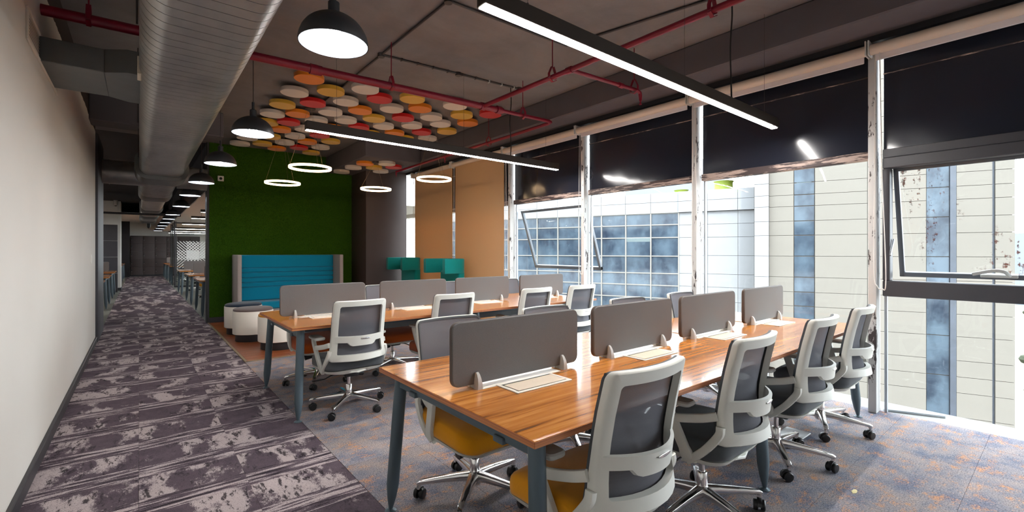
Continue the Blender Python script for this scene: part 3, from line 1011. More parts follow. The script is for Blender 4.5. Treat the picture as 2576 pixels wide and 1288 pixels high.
def bench_desk(x0, x1, y0, y1, label, mods=4):
    cx, cy = (x0 + x1) / 2, (y0 + y1) / 2
    L, W = x1 - x0, y1 - y0
    t = empty('bench_desk', (cx, cy, 0), 0, label, 'desk', 'long bench desks')
    n2 = 2
    for k in range(n2):
        a, b = -L / 2 + L * k / n2 + (0.001 if k else 0), -L / 2 + L * (k + 1) / n2 - (0.001 if k < n2 - 1 else 0)
        for c, d in ((-W / 2, W / 2),):
            pn = MB().rbox(a, b, c, d, 0.7255, 0.75, 0.0015).build('worktop', 'desk_laminate', t)
            eb = MB()
            for yy, s in ((c, -1), (d, 1)):
                eb.box(a, b, min(yy, yy + s * 0.0015), max(yy, yy + s * 0.0015), 0.727, 0.7485)
            if k == 0:
                eb.box(a - 0.0015, a, c, d, 0.727, 0.7485)
            if k == n2 - 1:
                eb.box(b, b + 0.0015, c, d, 0.727, 0.7485)
            eb.build('edge_band', 'desk_edge', pn, smooth=False)
    for k in range(mods):
        bxc = -L / 2 + 0.435 + k * 0.9125
        MB().rbox(bxc - 0.24, bxc + 0.24, -0.05, 0.05, 0.75, 0.7515, 0.0005).build('spine_strip', 'lid_frame', t)
    # steel end frames and beams
    for s in (-1, 0, 1):
        ex = s * (L / 2 - 0.085)
        MB().rbox(ex - 0.022, ex + 0.022, -W / 2 + 0.10, W / 2 - 0.10, 0.655, 0.7255, 0.004).build('cross_rail', 'steel_blue_grey', t)
        for sy in (-1, 1):
            leg(MB(), (ex, sy * (W / 2 - 0.085), 0.7255), (ex - 0.035 if s <= 0 else ex + 0.035, sy * (W / 2 - 0.028), 0)).build('leg', 'steel_blue_grey', t)
            MB().rbox(ex - 0.034, ex + 0.026, sy * (W / 2 - 0.26) - 0.03, sy * (W / 2 - 0.26) + 0.03, 0.648, 0.672, 0.003).build('clamp_bracket', 'steel_blue_grey', t)
    for sy in (-1, 1):
        MB().rbox(-L / 2 + 0.107, L / 2 - 0.107, sy * (W / 2 - 0.30) - 0.02, sy * (W / 2 - 0.30) + 0.02, 0.665, 0.7255, 0.003).build('long_beam', 'steel_blue_grey', t)
        tr = MB()
        ty = sy * (W / 2 - 0.44)
        tr.box(-L / 2 + 0.45, L / 2 - 0.45, ty - 0.06, ty + 0.06, 0.60, 0.602)
        tr.box(-L / 2 + 0.45, L / 2 - 0.45, ty - 0.062, ty - 0.06, 0.60, 0.66).box(-L / 2 + 0.45, L / 2 - 0.45, ty + 0.06, ty + 0.062, 0.60, 0.66)
        tr.build('cable_tray', 'galvanised_flat', t, smooth=False)
    # flip-lid cable boxes either side of the centre
    for k in range(mods):
        bxc = -L / 2 + 0.435 + k * 0.9125
        for sy in (-1, 1):
            yc = sy * 0.12
            cb = empty('cable_box', (bxc, yc, 0.75)); cb.parent = t
            f = MB()
            for a, b, c, d in ((-0.165, 0.165, 0.062, 0.078), (-0.165, 0.165, -0.078, -0.062), (-0.165, -0.148, -0.062, 0.062), (0.148, 0.165, -0.062, 0.062)):
                f.rbox(a, b, c, d, 0.0, 0.005, 0.0015)
            f.build('rim', 'lid_frame', cb)
            MB().box(-0.148, 0.148, -0.062, 0.062, -0.0005, 0.0008).build('well', 'black_trim', cb)
            MB().rbox(-0.142, 0.142, -0.056 if sy < 0 else -0.046, 0.046 if sy < 0 else 0.056, 0.002, 0.006, 0.001).build('lid', 'cream_lid', cb)
    return t


T1 = (0.965, 4.60, 1.067, 2.268)
T2 = (0.925, 4.545, 3.845, 5.075)
bench_desk(*T1, 'long wooden bench desk nearest the camera, with grey dividers and steel legs')
bench_desk(*T2, 'long wooden bench desk further back, in front of the lounge')


def divider(x0, y, label, group, w=0.775):
    d = empty('desk_divider', (x0 + w / 2, y, 0.75), 0, label, 'desk divider', group)
    p = MB()
    def loop(ins, yy):
        return [(x, yy, 0.018 + 0.1385 + z) for x, z in rrect(w - 2 * ins, 0.277 - 2 * ins, 0.035 - ins, 6)]
    p.loft([loop(0.003, -0.014), loop(0.0, -0.011), loop(0.0, 0.011), loop(0.003, 0.014)])
    p.build('panel', 'divider_fabric', d)
    e = MB().loft([loop(-0.0012, -0.0085), loop(-0.0012, 0.0085)], cap=False)
    e.build('edge_band', 'divider_edge', d)
    for s in (-1, 1):
        b = MB()
        bx = s * 0.265
        for sy in (-1, 1):
            prof = [(0.0, 0.03), (0.025, 0.0285), (0.045, 0.024), (0.062, 0.015), (0.07, 0.006)]
            b.loft([[(bx + xx, sy * (0.0142 + 0.001 + q), zz) for xx, q in ((-hw, 0), (hw, 0), (hw * 0.8, dd), (-hw * 0.8, dd))] for zz, dd, hw in [(z_, d_, 0.017 - 0.009 * (z_ / 0.07)) for z_, d_ in prof]])
        b.rbox(bx - 0.014, bx + 0.014, -0.016, 0.016, 0.0, 0.017, 0.002)
        b.build('clamp', 'bracket_grey', d)
    return d


DX = [1.027, 1.935, 2.83, 3.77]
WH = ['at the corridor end', 'second from the corridor end', 'third from the corridor end', 'at the window end']
for k in range(4):
    divider(DX[k], 1.667, 'grey fabric divider on the nearer bench desk, %s' % WH[k], 'dividers on the nearer bench desk')
for k in range(4):
    divider((0.972, 1.905, 2.81, 3.775)[k], 4.46, 'grey fabric divider on the further bench desk, %s' % WH[k], 'dividers on the further bench desk')


# ================================================================== TASK CHAIRS
def back_y(z):
    pts = [(0.40, -0.165), (0.46, -0.182), (0.52, -0.186), (0.60, -0.186), (0.68, -0.197), (0.80, -0.220), (0.96, -0.258)]
    for (a, ya), (b, yb) in zip(pts, pts[1:]):
        if z <= b:
            return ya + (yb - ya) * (z - a) / (b - a)
    return pts[-1][1]


def back_hw(z):
    pts = [(0.40, 0.252), (0.46, 0.247), (0.53, 0.232), (0.62, 0.221), (0.80, 0.221), (0.96, 0.216)]
    for (a, ya), (b, yb) in zip(pts, pts[1:]):
        if z <= b:
            return ya + (yb - ya) * (z - a) / (b - a)
    return pts[-1][1]


def S(u, z, off=0.0, bow=None):
    b = bow if bow is not None else 0.045 + 0.055 * max(0, (0.68 - z) / 0.2)
    return (u * back_hw(z), back_y(z) - b * (1 - u * u) - off, z)


def rr_uz(u, z0, z1, ru, rz, n=6, m=8):
    """rounded rectangle outline in (u, z) with subdivided edges"""
    pts = []
    cs = ((u - ru, z1 - rz, 0), (-u + ru, z1 - rz, 90), (-u + ru, z0 + rz, 180), (u - ru, z0 + rz, 270))
    for k, (cu, cz_, a0) in enumerate(cs):
        for i in range(n + 1):
            a = math.radians(a0 + 90.0 * i / n)
            pts.append((cu + ru * math.cos(a), cz_ + rz * math.sin(a)))
        nu, nz, na = cs[(k + 1) % 4]
        a = math.radians(na)
        e = (nu + ru * math.cos(a), nz + rz * math.sin(a))
        s = pts[-1]
        for i in range(1, m):
            pts.append((s[0] + (e[0] - s[0]) * i / m, s[1] + (e[1] - s[1]) * i / m))
    return pts


def build_chair():
    c = empty('task_chair')
    # back frame ring
    O = rr_uz(1.0, 0.462, 0.955, 0.12, 0.03)
    I = rr_uz(0.81, 0.515, 0.908, 0.07, 0.016)
    fr = MB()
    th = 0.03
    O2 = rr_uz(0.975, 0.468, 0.949, 0.11, 0.027)
    loops = [[S(u, z, 0.0) for u, z in O], [S(u, z, th * 0.7) for u, z in O], [S(u, z, th) for u, z in O2],
             [S(u, z, th) for u, z in I], [S(u, z, 0.0) for u, z in I]]
    loops.append(loops[0])
    fr.loft(loops, cap=False)
    fr.build('back_frame', 'chair_white', c, ang=0.9)
    # mesh panel with its dark piping in front of the frame
    nu, nz = 12, 16
    ms = MB()
    for sgn, off in ((0, -0.014), (1, -0.004)):
        pass
    g = [[S(-0.985 + 1.97 * i / nu, 0.470 + 0.479 * j / nz, -0.010) for i in range(nu + 1)] for j in range(nz + 1)]
    ms.loft(g, cap=False, closed=False)
    ms.build('mesh_back', 'chair_mesh', c)
    pp = MB()
    E1 = rr_uz(0.997, 0.464, 0.953, 0.12, 0.03)
    E2 = rr_uz(0.95, 0.474, 0.943, 0.09, 0.02)
    lp = [[S(u, z, 0.0005) for u, z in E1], [S(u, z, -0.013) for u, z in E1], [S(u, z, -0.013) for u, z in E2], [S(u, z, 0.0005) for u, z in E2]]
    lp.append(lp[0])
    pp.loft(lp, cap=False)
    pp.build('mesh_border', 'seat_grey', c)
    # lumbar bar bowed out behind the mesh, with a dropped middle
    lb = MB()
    n = 22
    fo, bo = [], []
    rows = []
    for i in range(n + 1):
        u = -0.97 + 1.94 * i / n
        drop = 0.028 * min(1.0, max(0.0, (0.50 - abs(u)) / 0.08))
        rows.append((u, 0.612 - drop, 0.668))
    def lp_(k):
        u, z0, z1 = rows[k]
        bw = 0.108
        return [S(u, z0, 0.006, bw), S(u, z1, 0.006, bw), S(u, z1 - 0.004, 0.022, bw), S(u, z0 + 0.004, 0.022, bw)]
    lb.loft([lp_(k) for k in range(n + 1)])
    lo = lb.build('lumbar_bar', 'chair_white', c, ang=0.5)
    hd = MB().sweep([S(u, 0.645, 0.0245, 0.108) for u in [-0.1 + 0.05 * k for k in range(8)]], (0, 0, 1), [0.006, 0.010, 0.012, 0.013, 0.013, 0.012, 0.010, 0.006], 0.006)
    hd.build('lumbar_handle', 'chrome', lo)
    # arms: lower strut, upright, link to the back, pad
    for s in (-1, 1):
        a = MB()
        X = (1, 0, 0)
        a.sweep(spline([(s * 0.232, -0.207, 0.550), (s * 0.240, -0.202, 0.512), (s * 0.248, -0.150, 0.440), (s * 0.248, -0.098, 0.388), (s * 0.238, -0.05, 0.350)], 5), X, 0.028, 0.038)
        a.sweep(spline([(s * 0.238, -0.06, 0.352), (s * 0.256, -0.05, 0.40), (s * 0.272, -0.01, 0.50), (s * 0.283, 0.022, 0.585), (s * 0.284, 0.035, 0.622)], 5), X, 0.026, [0.085] + [0.062] * 5 + [0.052] * 14 + [0.05])
        a.sweep(spline([(s * 0.277, 0.0, 0.552), (s * 0.272, -0.05, 0.560), (s * 0.25, -0.13, 0.576), (s * 0.232, -0.19, 0.595)], 4), X, 0.024, 0.040)
        a.build('arm', 'chair_white', c)
        MB().rbox(s * 0.265 - 0.042, s * 0.265 + 0.042, -0.09, 0.11, 0.622, 0.645, 0.006, 0.025, 4).build('armrest', 'chair_pad', c)
    # seat
    st = MB()
    lv = [(0.48, 0.48, 0.085, 0.374, 0), (0.494, 0.494, 0.088, 0.380, 0), (0.500, 0.500, 0.09, 0.40, 0), (0.500, 0.500, 0.09, 0.44, 0), (0.492, 0.492, 0.086, 0.458, 0), (0.470, 0.470, 0.08, 0.469, 0), (0.42, 0.42, 0.07, 0.475, 0), (0.2, 0.2, 0.04, 0.478, 0)]
    lps = []
    for w, d, r, z, _ in lv:
        lps.append([(x, y + 0.022, z - (0.045 * max(0, (y - 0.10) / 0.14) ** 2 if z > 0.4 else 0.02 * max(0, (y - 0.10) / 0.14) ** 2) + 0.012 * max(0, (-y - 0.12) / 0.12)) for x, y in rrect(w, d, r, 6)])
    st.loft(lps)
    st.build('seat', 'seat_grey', c, ang=1.0)
    sh = MB()
    lps = []
    for w, d, r, z in ((0.20, 0.22, 0.05, 0.318), (0.34, 0.34, 0.09, 0.328), (0.47, 0.46, 0.10, 0.352), (0.498, 0.492, 0.09, 0.377)):
        lps.append([(x, y + 0.03, z - (0.02 * max(0, (y - 0.10) / 0.14) ** 2)) for x, y in rrect(w, d, r, 6)])
    sh.loft(lps)
    sh.sweep([(-0.12, -0.165, 0.362), (0.0, -0.195, 0.352), (0.12, -0.165, 0.362)], (0, 1, 0), 0.05, 0.016)
    sh.build('seat_shell', 'chair_white', c, ang=0.9)
    me_ = MB().rbox(-0.06, 0.06, -0.09, 0.10, 0.285, 0.325, 0.008, 0.02, 3)
    me_.cyl((0.055, 0.04, 0.29), (0.14, 0.04, 0.27), 0.028, 0.024, 14)
    me_.build('mechanism', 'black_plastic', c)
    lv_ = MB().tube(spline([(-0.05, 0.05, 0.30), (-0.13, 0.06, 0.285), (-0.18, 0.07, 0.262), (-0.22, 0.075, 0.26)], 5), 0.005, 8)
    lv_.rbox(-0.285, -0.205, 0.062, 0.09, 0.255, 0.264, 0.003)
    lv_.build('lever', 'black_plastic', c)
    MB().lathe([(0.026, 0.075), (0.027, 0.08), (0.027, 0.20), (0.024, 0.205), (0.015, 0.207), (0.014, 0.29)], 18).build('gas_column', 'chrome', c)
    # five star base
    b = MB().lathe([(0.034, 0.062), (0.040, 0.07), (0.042, 0.10), (0.036, 0.128), (0.028, 0.135)], 20)
    for k in range(5):
        a = 2 * PI * k / 5
        ca, sa = math.cos(a), math.sin(a)
        P = [(0.02, 0.108), (0.08, 0.108), (0.17, 0.103), (0.26, 0.096), (0.302, 0.092), (0.316, 0.086)]
        b.sweep([(r * ca, r * sa, z) for r, z in P], (-sa, ca, 0), [0.06, 0.05, 0.043, 0.036, 0.031, 0.024], [0.05, 0.042, 0.034, 0.026, 0.022, 0.016])
        b.cyl((0.305 * ca, 0.305 * sa, 0.092), (0.305 * ca, 0.305 * sa, 0.056), 0.011, n=10)
    base = b.build('star_base', 'chrome', c, ang=0.6)
    cm = MB()
    for s in (-1, 1):
        cm.loft([[(-0.012 + r * math.cos(2 * PI * i / 18), yy, 0.028 + r * math.sin(2 * PI * i / 18)) for i in range(18)] for r, yy in ((0.022, s * 0.006), (0.028, s * 0.009), (0.028, s * 0.024), (0.024, s * 0.028), (0.008, s * 0.029))])
    cm.cyl((-0.012, -0.01, 0.028), (-0.012, 0.01, 0.028), 0.012, n=10)
    cm.sweep(spline([(0.006, 0, 0.057), (-0.012, 0, 0.060), (-0.034, 0, 0.050), (-0.043, 0, 0.030)], 4), (0, 1, 0), 0.022, 0.008)
    cme = cm.build('caster', 'black_plastic')
    data = cme.data
    bpy.data.objects.remove(cme)
    for k in range(5):
        a = 2 * PI * k / 5
        put('caster', data, base, (0.305 * math.cos(a), 0.305 * math.sin(a), 0), (0, 0, a + (1.1, 2.6, -0.7, 0.4, 1.9)[k]))
    return c


proto = build_chair()
seat_data = {}
for o in proto.children:
    if o.name.startswith('seat') and not o.name.startswith('seat_shell'):
        seat_data['grey'] = o.data
        for cn in ('yellow', 'orange'):
            d = o.data.copy()
            d.materials.clear()
            d.materials.append(MATS['seat_' + cn])
            seat_data[cn] = d
used = [False]


def chair(x, y, rz, seat, label, group, base_rot=0.0):
    if not used[0]:
        c = proto
        used[0] = True
    else:
        c = copy_tree(proto)
    c.location = (x, y, 0)
    c.rotation_euler = (0, 0, rz)
    tag(c, label, 'chair', group)
    for o in c.children:
        if o.name.startswith('seat') and not o.name.startswith('seat_shell'):
            o.data = seat_data[seat]
        if o.name.startswith('star_base'):
            o.rotation_euler = (0, 0, base_rot - rz)
    return c


R = math.radians
gA = 'white framed mesh task chairs'
chair(1.405, 1.215, R(-1), 'yellow', 'white mesh chair with yellow seat at the nearer desk, back to the camera', gA, R(40))
chair(2.275, 1.215, R(1), 'grey', 'white mesh chair with grey seat beside the yellow one, nearer desk, back to camera', gA, R(-37))
chair(3.225, 1.215, R(0), 'grey', 'white mesh chair with grey seat, third from corridor, camera side of nearer desk', gA, R(-75))
chair(4.065, 1.215, R(1), 'grey', 'white mesh chair with grey seat at the window end, camera side of nearer desk', gA, R(-85))
chair(1.445, 2.095, R(181), 'yellow', 'white mesh chair with yellow seat tucked under the nearer desk, facing the camera', gA, R(150))
chair(2.26, 2.12, R(180), 'grey', 'mesh chair behind the first divider of the nearer desk, only its top edge showing', gA, R(20))
chair(3.21, 2.12, R(178), 'grey', 'mesh chair behind the second divider of the nearer desk, only its top edge showing', gA, R(55))
chair(4.06, 2.12, R(182), 'grey', 'mesh chair on the far side of the nearer desk at the window end', gA, R(90))
chair(1.41, 3.96, R(1), 'grey', 'white mesh chair with grey seat at the corridor end of the further desk', gA, R(-60))
chair(2.33, 3.96, R(-1), 'orange', 'white mesh chair with orange seat on the camera side of the further desk', gA, R(10))
chair(3.38, 3.96, R(0), 'grey', 'white mesh chair third from the corridor, camera side of the further desk', gA, R(30))
chair(4.12, 3.96, R(-1), 'grey', 'white mesh chair at the window end, camera side of the further desk', gA, R(70))
chair(1.44, 4.95, R(179), 'orange', 'white mesh chair with orange seat under the further desk at the corridor end', gA, R(175))
chair(2.255, 4.93, R(181), 'orange', 'white mesh chair with orange seat on lounge side, second from corridor, further desk', gA, R(140))
chair(3.16, 4.92, R(180), 'grey', 'mesh chair on lounge side of the further desk, seen between second and third dividers', gA, R(50))
chair(4.12, 4.92, R(180), 'grey', 'mesh chair on lounge side of the further desk, seen beside the fourth divider', gA, R(80))


# ================================================================== LOUNGE
so = empty('high_back_sofa', (2.35, 9.92, 0), 0, 'turquoise high-back booth sofa with pale grey side panels against the turf wall', 'sofa')
for s in (-1, 1):
    MB().rbox(s * 0.925 - 0.037, s * 0.925 + 0.037, -0.30, 0.33, 0.04, 1.29, 0.012, 0.02, 3).build('side_panel', 'sofa_grey', so)
MB().rbox(-0.888, 0.888, 0.26, 0.33, 0.04, 1.285, 0.01).build('back_shell', 'sofa_grey', so)
zs = [0.40, 0.66, 0.75, 0.843, 0.943, 1.03, 1.285]
for a, b in zip(zs, zs[1:]):
    MB().rbox(-0.888, 0.888, 0.12, 0.262, a + 0.001, b - 0.001, 0.016, 0.014, 3).build('back_cushion', 'sofa_blue', so)
MB().rbox(-0.888, 0.888, -0.30, 0.13, 0.26, 0.40, 0.025, 0.03, 4).build('seat_cushion', 'sofa_blue', so)
MB().rbox(-0.888, 0.888, -0.27, 0.26, 0.08, 0.26, 0.006).build('plinth', 'sofa_grey', so)
for x in (-0.9, 0.9):
    for y in (-0.25, 0.28):
        MB().cyl((x, y, 0), (x, y, 0.05), 0.02, n=10).build('foot', 'black_plastic', so)


def stool(x, y, top, label):
    s = empty('drum_stool', (x, y, 0), 0, label, 'stool', 'pale drum stools in the lounge')
    MB().lathe([(0.235, 0.0), (0.24, 0.006), (0.24, 0.12)], 40).build('base', 'stool_base', s)
    MB().lathe([(0.24, 0.11), (0.268, 0.112), (0.274, 0.118), (0.274, 0.448), (0.270, 0.454), (0.24, 0.455)], 48).build('drum', 'stool_white', s)
    MB().lathe([(0.262, 0.452), (0.268, 0.462), (0.266, 0.480), (0.245, 0.494), (0.16, 0.503), (0.04, 0.506)], 48).build('cushion', top, s)


stool(1.346, 8.717, 'stool_navy', 'white drum stool with navy cushion, furthest of the three')
stool(1.356, 7.934, 'stool_grey', 'white drum stool with grey cushion, middle of the three')
stool(1.536, 7.05, 'stool_orange', 'white drum stool with orange cushion, behind the steel desk legs')


def wing_chair(x, y, rz, label):
    """armchair facing -x with a wrap-around head wing"""
    c = empty('wing_chair', (x, y, 0), rz, label, 'armchair', 'teal wing armchairs by the window')
    # U-shaped head wing (plan), open to -x
    def ushape(hw, xb, xt, r, n=7):
        pts = [(xt, -hw)]
        for i in range(n + 1):
            a = math.radians(-90 + 90 * i / n)
            pts.append((xb - r + r * math.cos(a), -hw + r + r * math.sin(a)))
        for i in range(n + 1):
            a = math.radians(90 * i / n)
            pts.append((xb - r + r * math.cos(a), hw - r + r * math.sin(a)))
        pts.append((xt, hw))
        return pts
    def band(z0, z1, hw, xb, xt, th, name):
        o = ushape(hw, xb, xt, 0.13)
        i_ = ushape(hw - th, xb - th, xt, 0.13 - th * 0.6)
        loop = o + i_[::-1]
        ins = 0.012
        def shr(k):
            cx, cy = 0.0, 0.0
            oo = ushape(hw - k, xb - k, xt + k, 0.13 - k * 0.6)
            ii = ushape(hw - th + k, xb - th + k, xt + k, 0.13 - th * 0.6 + k * 0.6)
            return oo + ii[::-1]
        L = [[(a, b, z0) for a, b in shr(ins)], [(a, b, z0 + ins) for a, b in shr(0)], [(a, b, z1 - ins) for a, b in shr(0)], [(a, b, z1) for a, b in shr(ins)]]
        n = len(loop); h = n // 2
        mb = MB()
        mb.loft(L, cap=False)
        vs = L[0]; fs = []
        for k in range(h - 1):
            fs.append((k + 1, k, n - 1 - k, n - 2 - k))
        mb.add(L[0], fs)
        mb.add(L[3], [tuple(reversed(f)) for f in fs])
        mb.build(name, 'wing_teal', c, ang=0.9)
    band(0.965, 1.225, 0.335, 0.26, -0.22, 0.075, 'head_wing')
    MB().rbox(0.10, 0.25, -0.30, 0.30, 0.36, 1.0, 0.02, 0.05, 4).build('backrest', 'wing_teal', c)
    MB().rbox(-0.32, 0.14, -0.27, 0.27, 0.30, 0.43, 0.025, 0.06, 4).build('seat', 'wing_teal', c)
    for s in (-1, 1):
        MB().rbox(-0.30, 0.24, s * 0.315 - 0.045, s * 0.315 + 0.045, 0.16, 0.60, 0.02, 0.04, 4).build('arm', 'wing_teal', c)
    MB().rbox(-0.28, 0.22, -0.27, 0.27, 0.14, 0.31, 0.01).build('seat_base', 'wing_teal', c)
    for a in (-0.24, 0.2):
        for b in (-0.26, 0.26):
            MB().cyl((a, b, 0), (a * 0.95, b * 0.95, 0.16), 0.012, 0.018, 10).build('leg', 'black_plastic', c)
    return c


wing_chair(4.25, 7.12, R(4), 'teal wing armchair in front of the tan blinds, nearer one')
wing_chair(4.36, 8.98, R(4), 'teal wing armchair beside the dark column, further one')

# smoke detector plate on the turf
sd = MB().rbox(-0.05, 0.05, -0.012, 0.0, -0.05, 0.05, 0.003).build('detector_plate', 'lid_frame', None, (1.21, YG - 0.035, 2.75))
tag(sd, 'small square white detector plate fixed high on the turf wall', 'detector')
MB().lathe([(0.026, 0.0), (0.024, 0.012), (0.015, 0.018)], 16).build('sensor', 'black_plastic', sd, (0, -0.012, 0), (R(90), 0, 0))

# floor box lid, dry leaf, loose cables
fp = MB().rbox(-0.2, 0.2, -0.083, 0.083, 0.0, 0.012, 0.004).build('floor_box_lid', 'metal_plate', None, (3.64, 1.29, 0.0))
tag(fp, 'flat grey metal floor box lid on the carpet under the nearer desk', 'floor box')
lf = MB()
lf.add([(-0.03, 0, 0.001), (-0.01, 0.012, 0.004), (0.02, 0.008, 0.006), (0.035, 0, 0.002), (0.02, -0.01, 0.003), (-0.01, -0.012, 0.002), (0, 0, 0.006)],
       [(0, 6, 1), (1, 6, 2), (2, 6, 3), (3, 6, 4), (4, 6, 5), (5, 6, 0)])
tag(lf.build('dry_leaf', 'leaf_dry', None, (3.11, 0.765, 0.0)), 'small dry leaf lying on the blue carpet near the window', 'leaf')


def cable_coil(name, x, y, z, mat, label, loops, seed):
    r_ = random.Random(seed)
    pts = []
    for k in range(loops * 8):
        a = k * PI / 4
        pts.append((0.045 * math.cos(a) + r_.uniform(-0.02, 0.02) + k * 0.002, 0.05 * math.sin(a) * 0.6 + r_.uniform(-0.01, 0.01), 0.05 + 0.045 * math.sin(a + 0.6) + r_.uniform(-0.008, 0.012)))
    pts = [(-0.1, 0.06, 0.005), (-0.06, 0.02, 0.006)] + pts + [(0.10, -0.02, 0.006), (0.16, -0.05, 0.005), (0.2, -0.03, 0.005)]
    o = MB().tube(spline(pts, 4), 0.0032, 6).build(name, mat, None, (x, y, z))
    tag(o, label, 'cable')
    MB().rbox(0.19, 0.23, -0.04, -0.02, 0.001, 0.014, 0.003).build('plug', mat, o)
    return o


cable_coil('cable_coil', 4.33, 4.62, 0.75, 'cord_white', 'tangle of pale cables on the further desk at its window end', 3, 4)
cable_coil('cable_coil', 3.64, 1.90, 0.75, 'cable_grey', 'loose dark cable loop beside the window end divider of the nearer desk', 2, 9)


# ================================================================== FAR OFFICE
def short_desk(x0, x1, y0, y1, label, group):
    cx, cy = (x0 + x1) / 2, (y0 + y1) / 2
    L, W = x1 - x0, y1 - y0
    t = empty('far_desk', (cx, cy, 0), 0, label, 'desk', group)
    MB().rbox(-L / 2, L / 2, -W / 2, W / 2, 0.722, 0.75, 0.002).build('worktop', 'desk_laminate', t)
    for s in (-1, 1):
        ex = s * (L / 2 - 0.08)
        MB().rbox(ex - 0.02, ex + 0.02, -W / 2 + 0.1, W / 2 - 0.1, 0.66, 0.722, 0.003).build('cross_rail', 'steel_blue_grey', t)
        for sy in (-1, 1):
            leg(MB(), (ex, sy * (W / 2 - 0.085), 0.722), (ex + s * 0.03, sy * (W / 2 - 0.03), 0)).build('leg', 'steel_blue_grey', t)
    return t


gR, gL = 'far desks beyond the turf wall', 'far desks behind the cream wall'
rows = [(11.40, 12.85), (14.05, 15.6), (17.4, 18.95), (23.2, 24.7), (26.4, 27.9), (29.3, 30.8)]
for k, (a, b) in enumerate(rows):
    short_desk(0.97, 4.4, a, b, 'far wooden desk beyond the turf wall, %s nearest of the row' % ORD[k], gR)
    d = divider(1.12, (a + b) / 2, 'grey divider on the far desk beyond the turf wall, %s nearest of its row' % ORD[k], 'dividers on far desks beyond the turf wall', 1.15)
rowsL = [(11.3, 12.8), (14.3, 15.8), (17.5, 19.0), (25.9, 27.3), (29.6, 31.1)]
for k, (a, b) in enumerate(rowsL):
    short_desk(-2.9, -0.55, a, b, 'far wooden desk behind the cream wall, %s nearest of the row' % ORD[k], gL)
    divider(-1.75, (a + b) / 2, 'grey divider on the far desk behind the cream wall, %s nearest of its row' % ORD[k], 'dividers on far desks behind the cream wall', 1.05)
gF = 'task chairs at the far desks'
chair(1.58, 12.95, R(175), 'yellow', 'chair with yellow seat at the first far desk beyond the turf wall', gF, R(20))
chair(1.55, 15.75, R(185), 'yellow', 'chair with yellow seat at the second far desk beyond the turf wall', gF, R(50))
chair(1.60, 19.05, R(180), 'grey', 'chair with grey seat at the third far desk beyond the turf wall', gF, R(10))
chair(1.55, 24.8, R(180), 'grey', 'chair at the far desk just behind the glass partition', gF, R(10))

# black linear lamps under the far white ceiling
for k, yy in enumerate((13.3, 15.9, 19.5, 23.6, 26.5, 29.0)):
    r = empty('far_linear_fill_lamp', (2.6, yy, 2.30), 0, 'black linear lamp under the far white ceiling, %s nearest' % ORD[k], 'linear lamp', 'linear lamps in the far office')
    MB().rbox(-1.45, 1.45, -0.035, 0.035, 0.004, 0.07, 0.003).build('housing', 'lamp_body', r)
    MB().rbox(-1.44, 1.44, -0.014, 0.014, -0.001, 0.006, 0.001).build('diffuser', 'far_fill_glow', r)  # lamps taken as switched off; glow added to light the far office
    for s in (-1.2, 1.2):
        MB().cyl((s, 0, 0.07), (s, 0, 0.20), 0.003, n=5).build('suspension_wire', 'conduit', r)
for k, yy in enumerate((12.0, 15.2, 18.3, 26.5)):  # unseen lamps added to light the far left area
    r = empty('far_linear_fill_lamp', (-2.0, yy, 2.45), 0, 'added unseen black linear lamp behind the cream wall, %s nearest' % ORD[k], 'linear lamp', 'linear lamps in the far office')
    MB().rbox(-0.8, 0.8, -0.035, 0.035, 0.004, 0.07, 0.003).build('housing', 'lamp_body', r)
    MB().rbox(-0.79, 0.79, -0.022, 0.022, -0.001, 0.006, 0.001).build('diffuser', 'far_fill_glow', r)
    for s in (-0.6, 0.6):
        MB().cyl((s, 0, 0.07), (s, 0, (2.94 if yy > 25 else SLAB) - 2.45), 0.003, n=5).build('suspension_wire', 'conduit', r)

# glass partition with frosted stripe film
gp = empty('glass_partition', (1.02, 21.4, 0), 0, 'glass partition in black frame with frosted diagonal stripe film', 'partition')
for x, w in ((0.0, 0.045), (0.06, 0.02), (1.95, 0.03)):
    MB().rbox(x, x + w, -0.03, 0.03, 0, 2.50, 0.003).build('post', 'black_trim', gp)
MB().rbox(0.0, 4.5, -0.025, 0.025, 2.42, 2.46, 0.003).build('head_rail', 'black_trim', gp)
MB().rbox(0.0, 4.5, -0.025, 0.025, 0.0, 0.06, 0.003).build('foot_rail', 'black_trim', gp)
for k in range(2):
    MB().box(0.045 + k * 1.95, 1.95 + k * 2.3, -0.005, 0.005, 0.06, 2.42).build('pane', 'partition_glass', gp)
for k in range(2):
    MB().box(0.015, 0.025, 0.05 + k * 1.3, 1.3 + k * 1.3, 0.06, 2.42).build('side_pane', 'partition_glass', gp)
    MB().rbox(0.005, 0.035, 1.3 + k * 1.3, 1.33 + k * 1.3, 0, 2.5, 0.003).build('post', 'black_trim', gp)
MB().rbox(0.005, 0.035, 0.03, 2.6, 2.42, 2.46, 0.003).build('head_rail', 'black_trim', gp)
# stripes clipped to the film band, two directions meeting in diamonds
film = MB()
z0, z1, xa, xb = 0.72, 1.75, 0.09, 2.6


def clip_stripe(c0, slope, wdt, lo_x, hi_x, q=0.0):
    """thin parallelogram along z = c0 + slope*x between z0..z1"""
    pts = []
    n = 26
    run = []
    for i in range(n + 1):
        x = lo_x + (hi_x - lo_x) * i / n
        zc = c0 + slope * x
        a, b = max(z0, zc - wdt), min(z1, zc + wdt)
        if b - a > 0.003:
            run.append((x, a, b))
        else:
            if len(run) > 1:
                pts.append(run)
            run = []
    if len(run) > 1:
        pts.append(run)
    for rn in pts:
        film.loft([[(x, q - 0.0085, a), (x, q - 0.0085, b), (x, q - 0.0062, b), (x, q - 0.0062, a)] for x, a, b in rn])


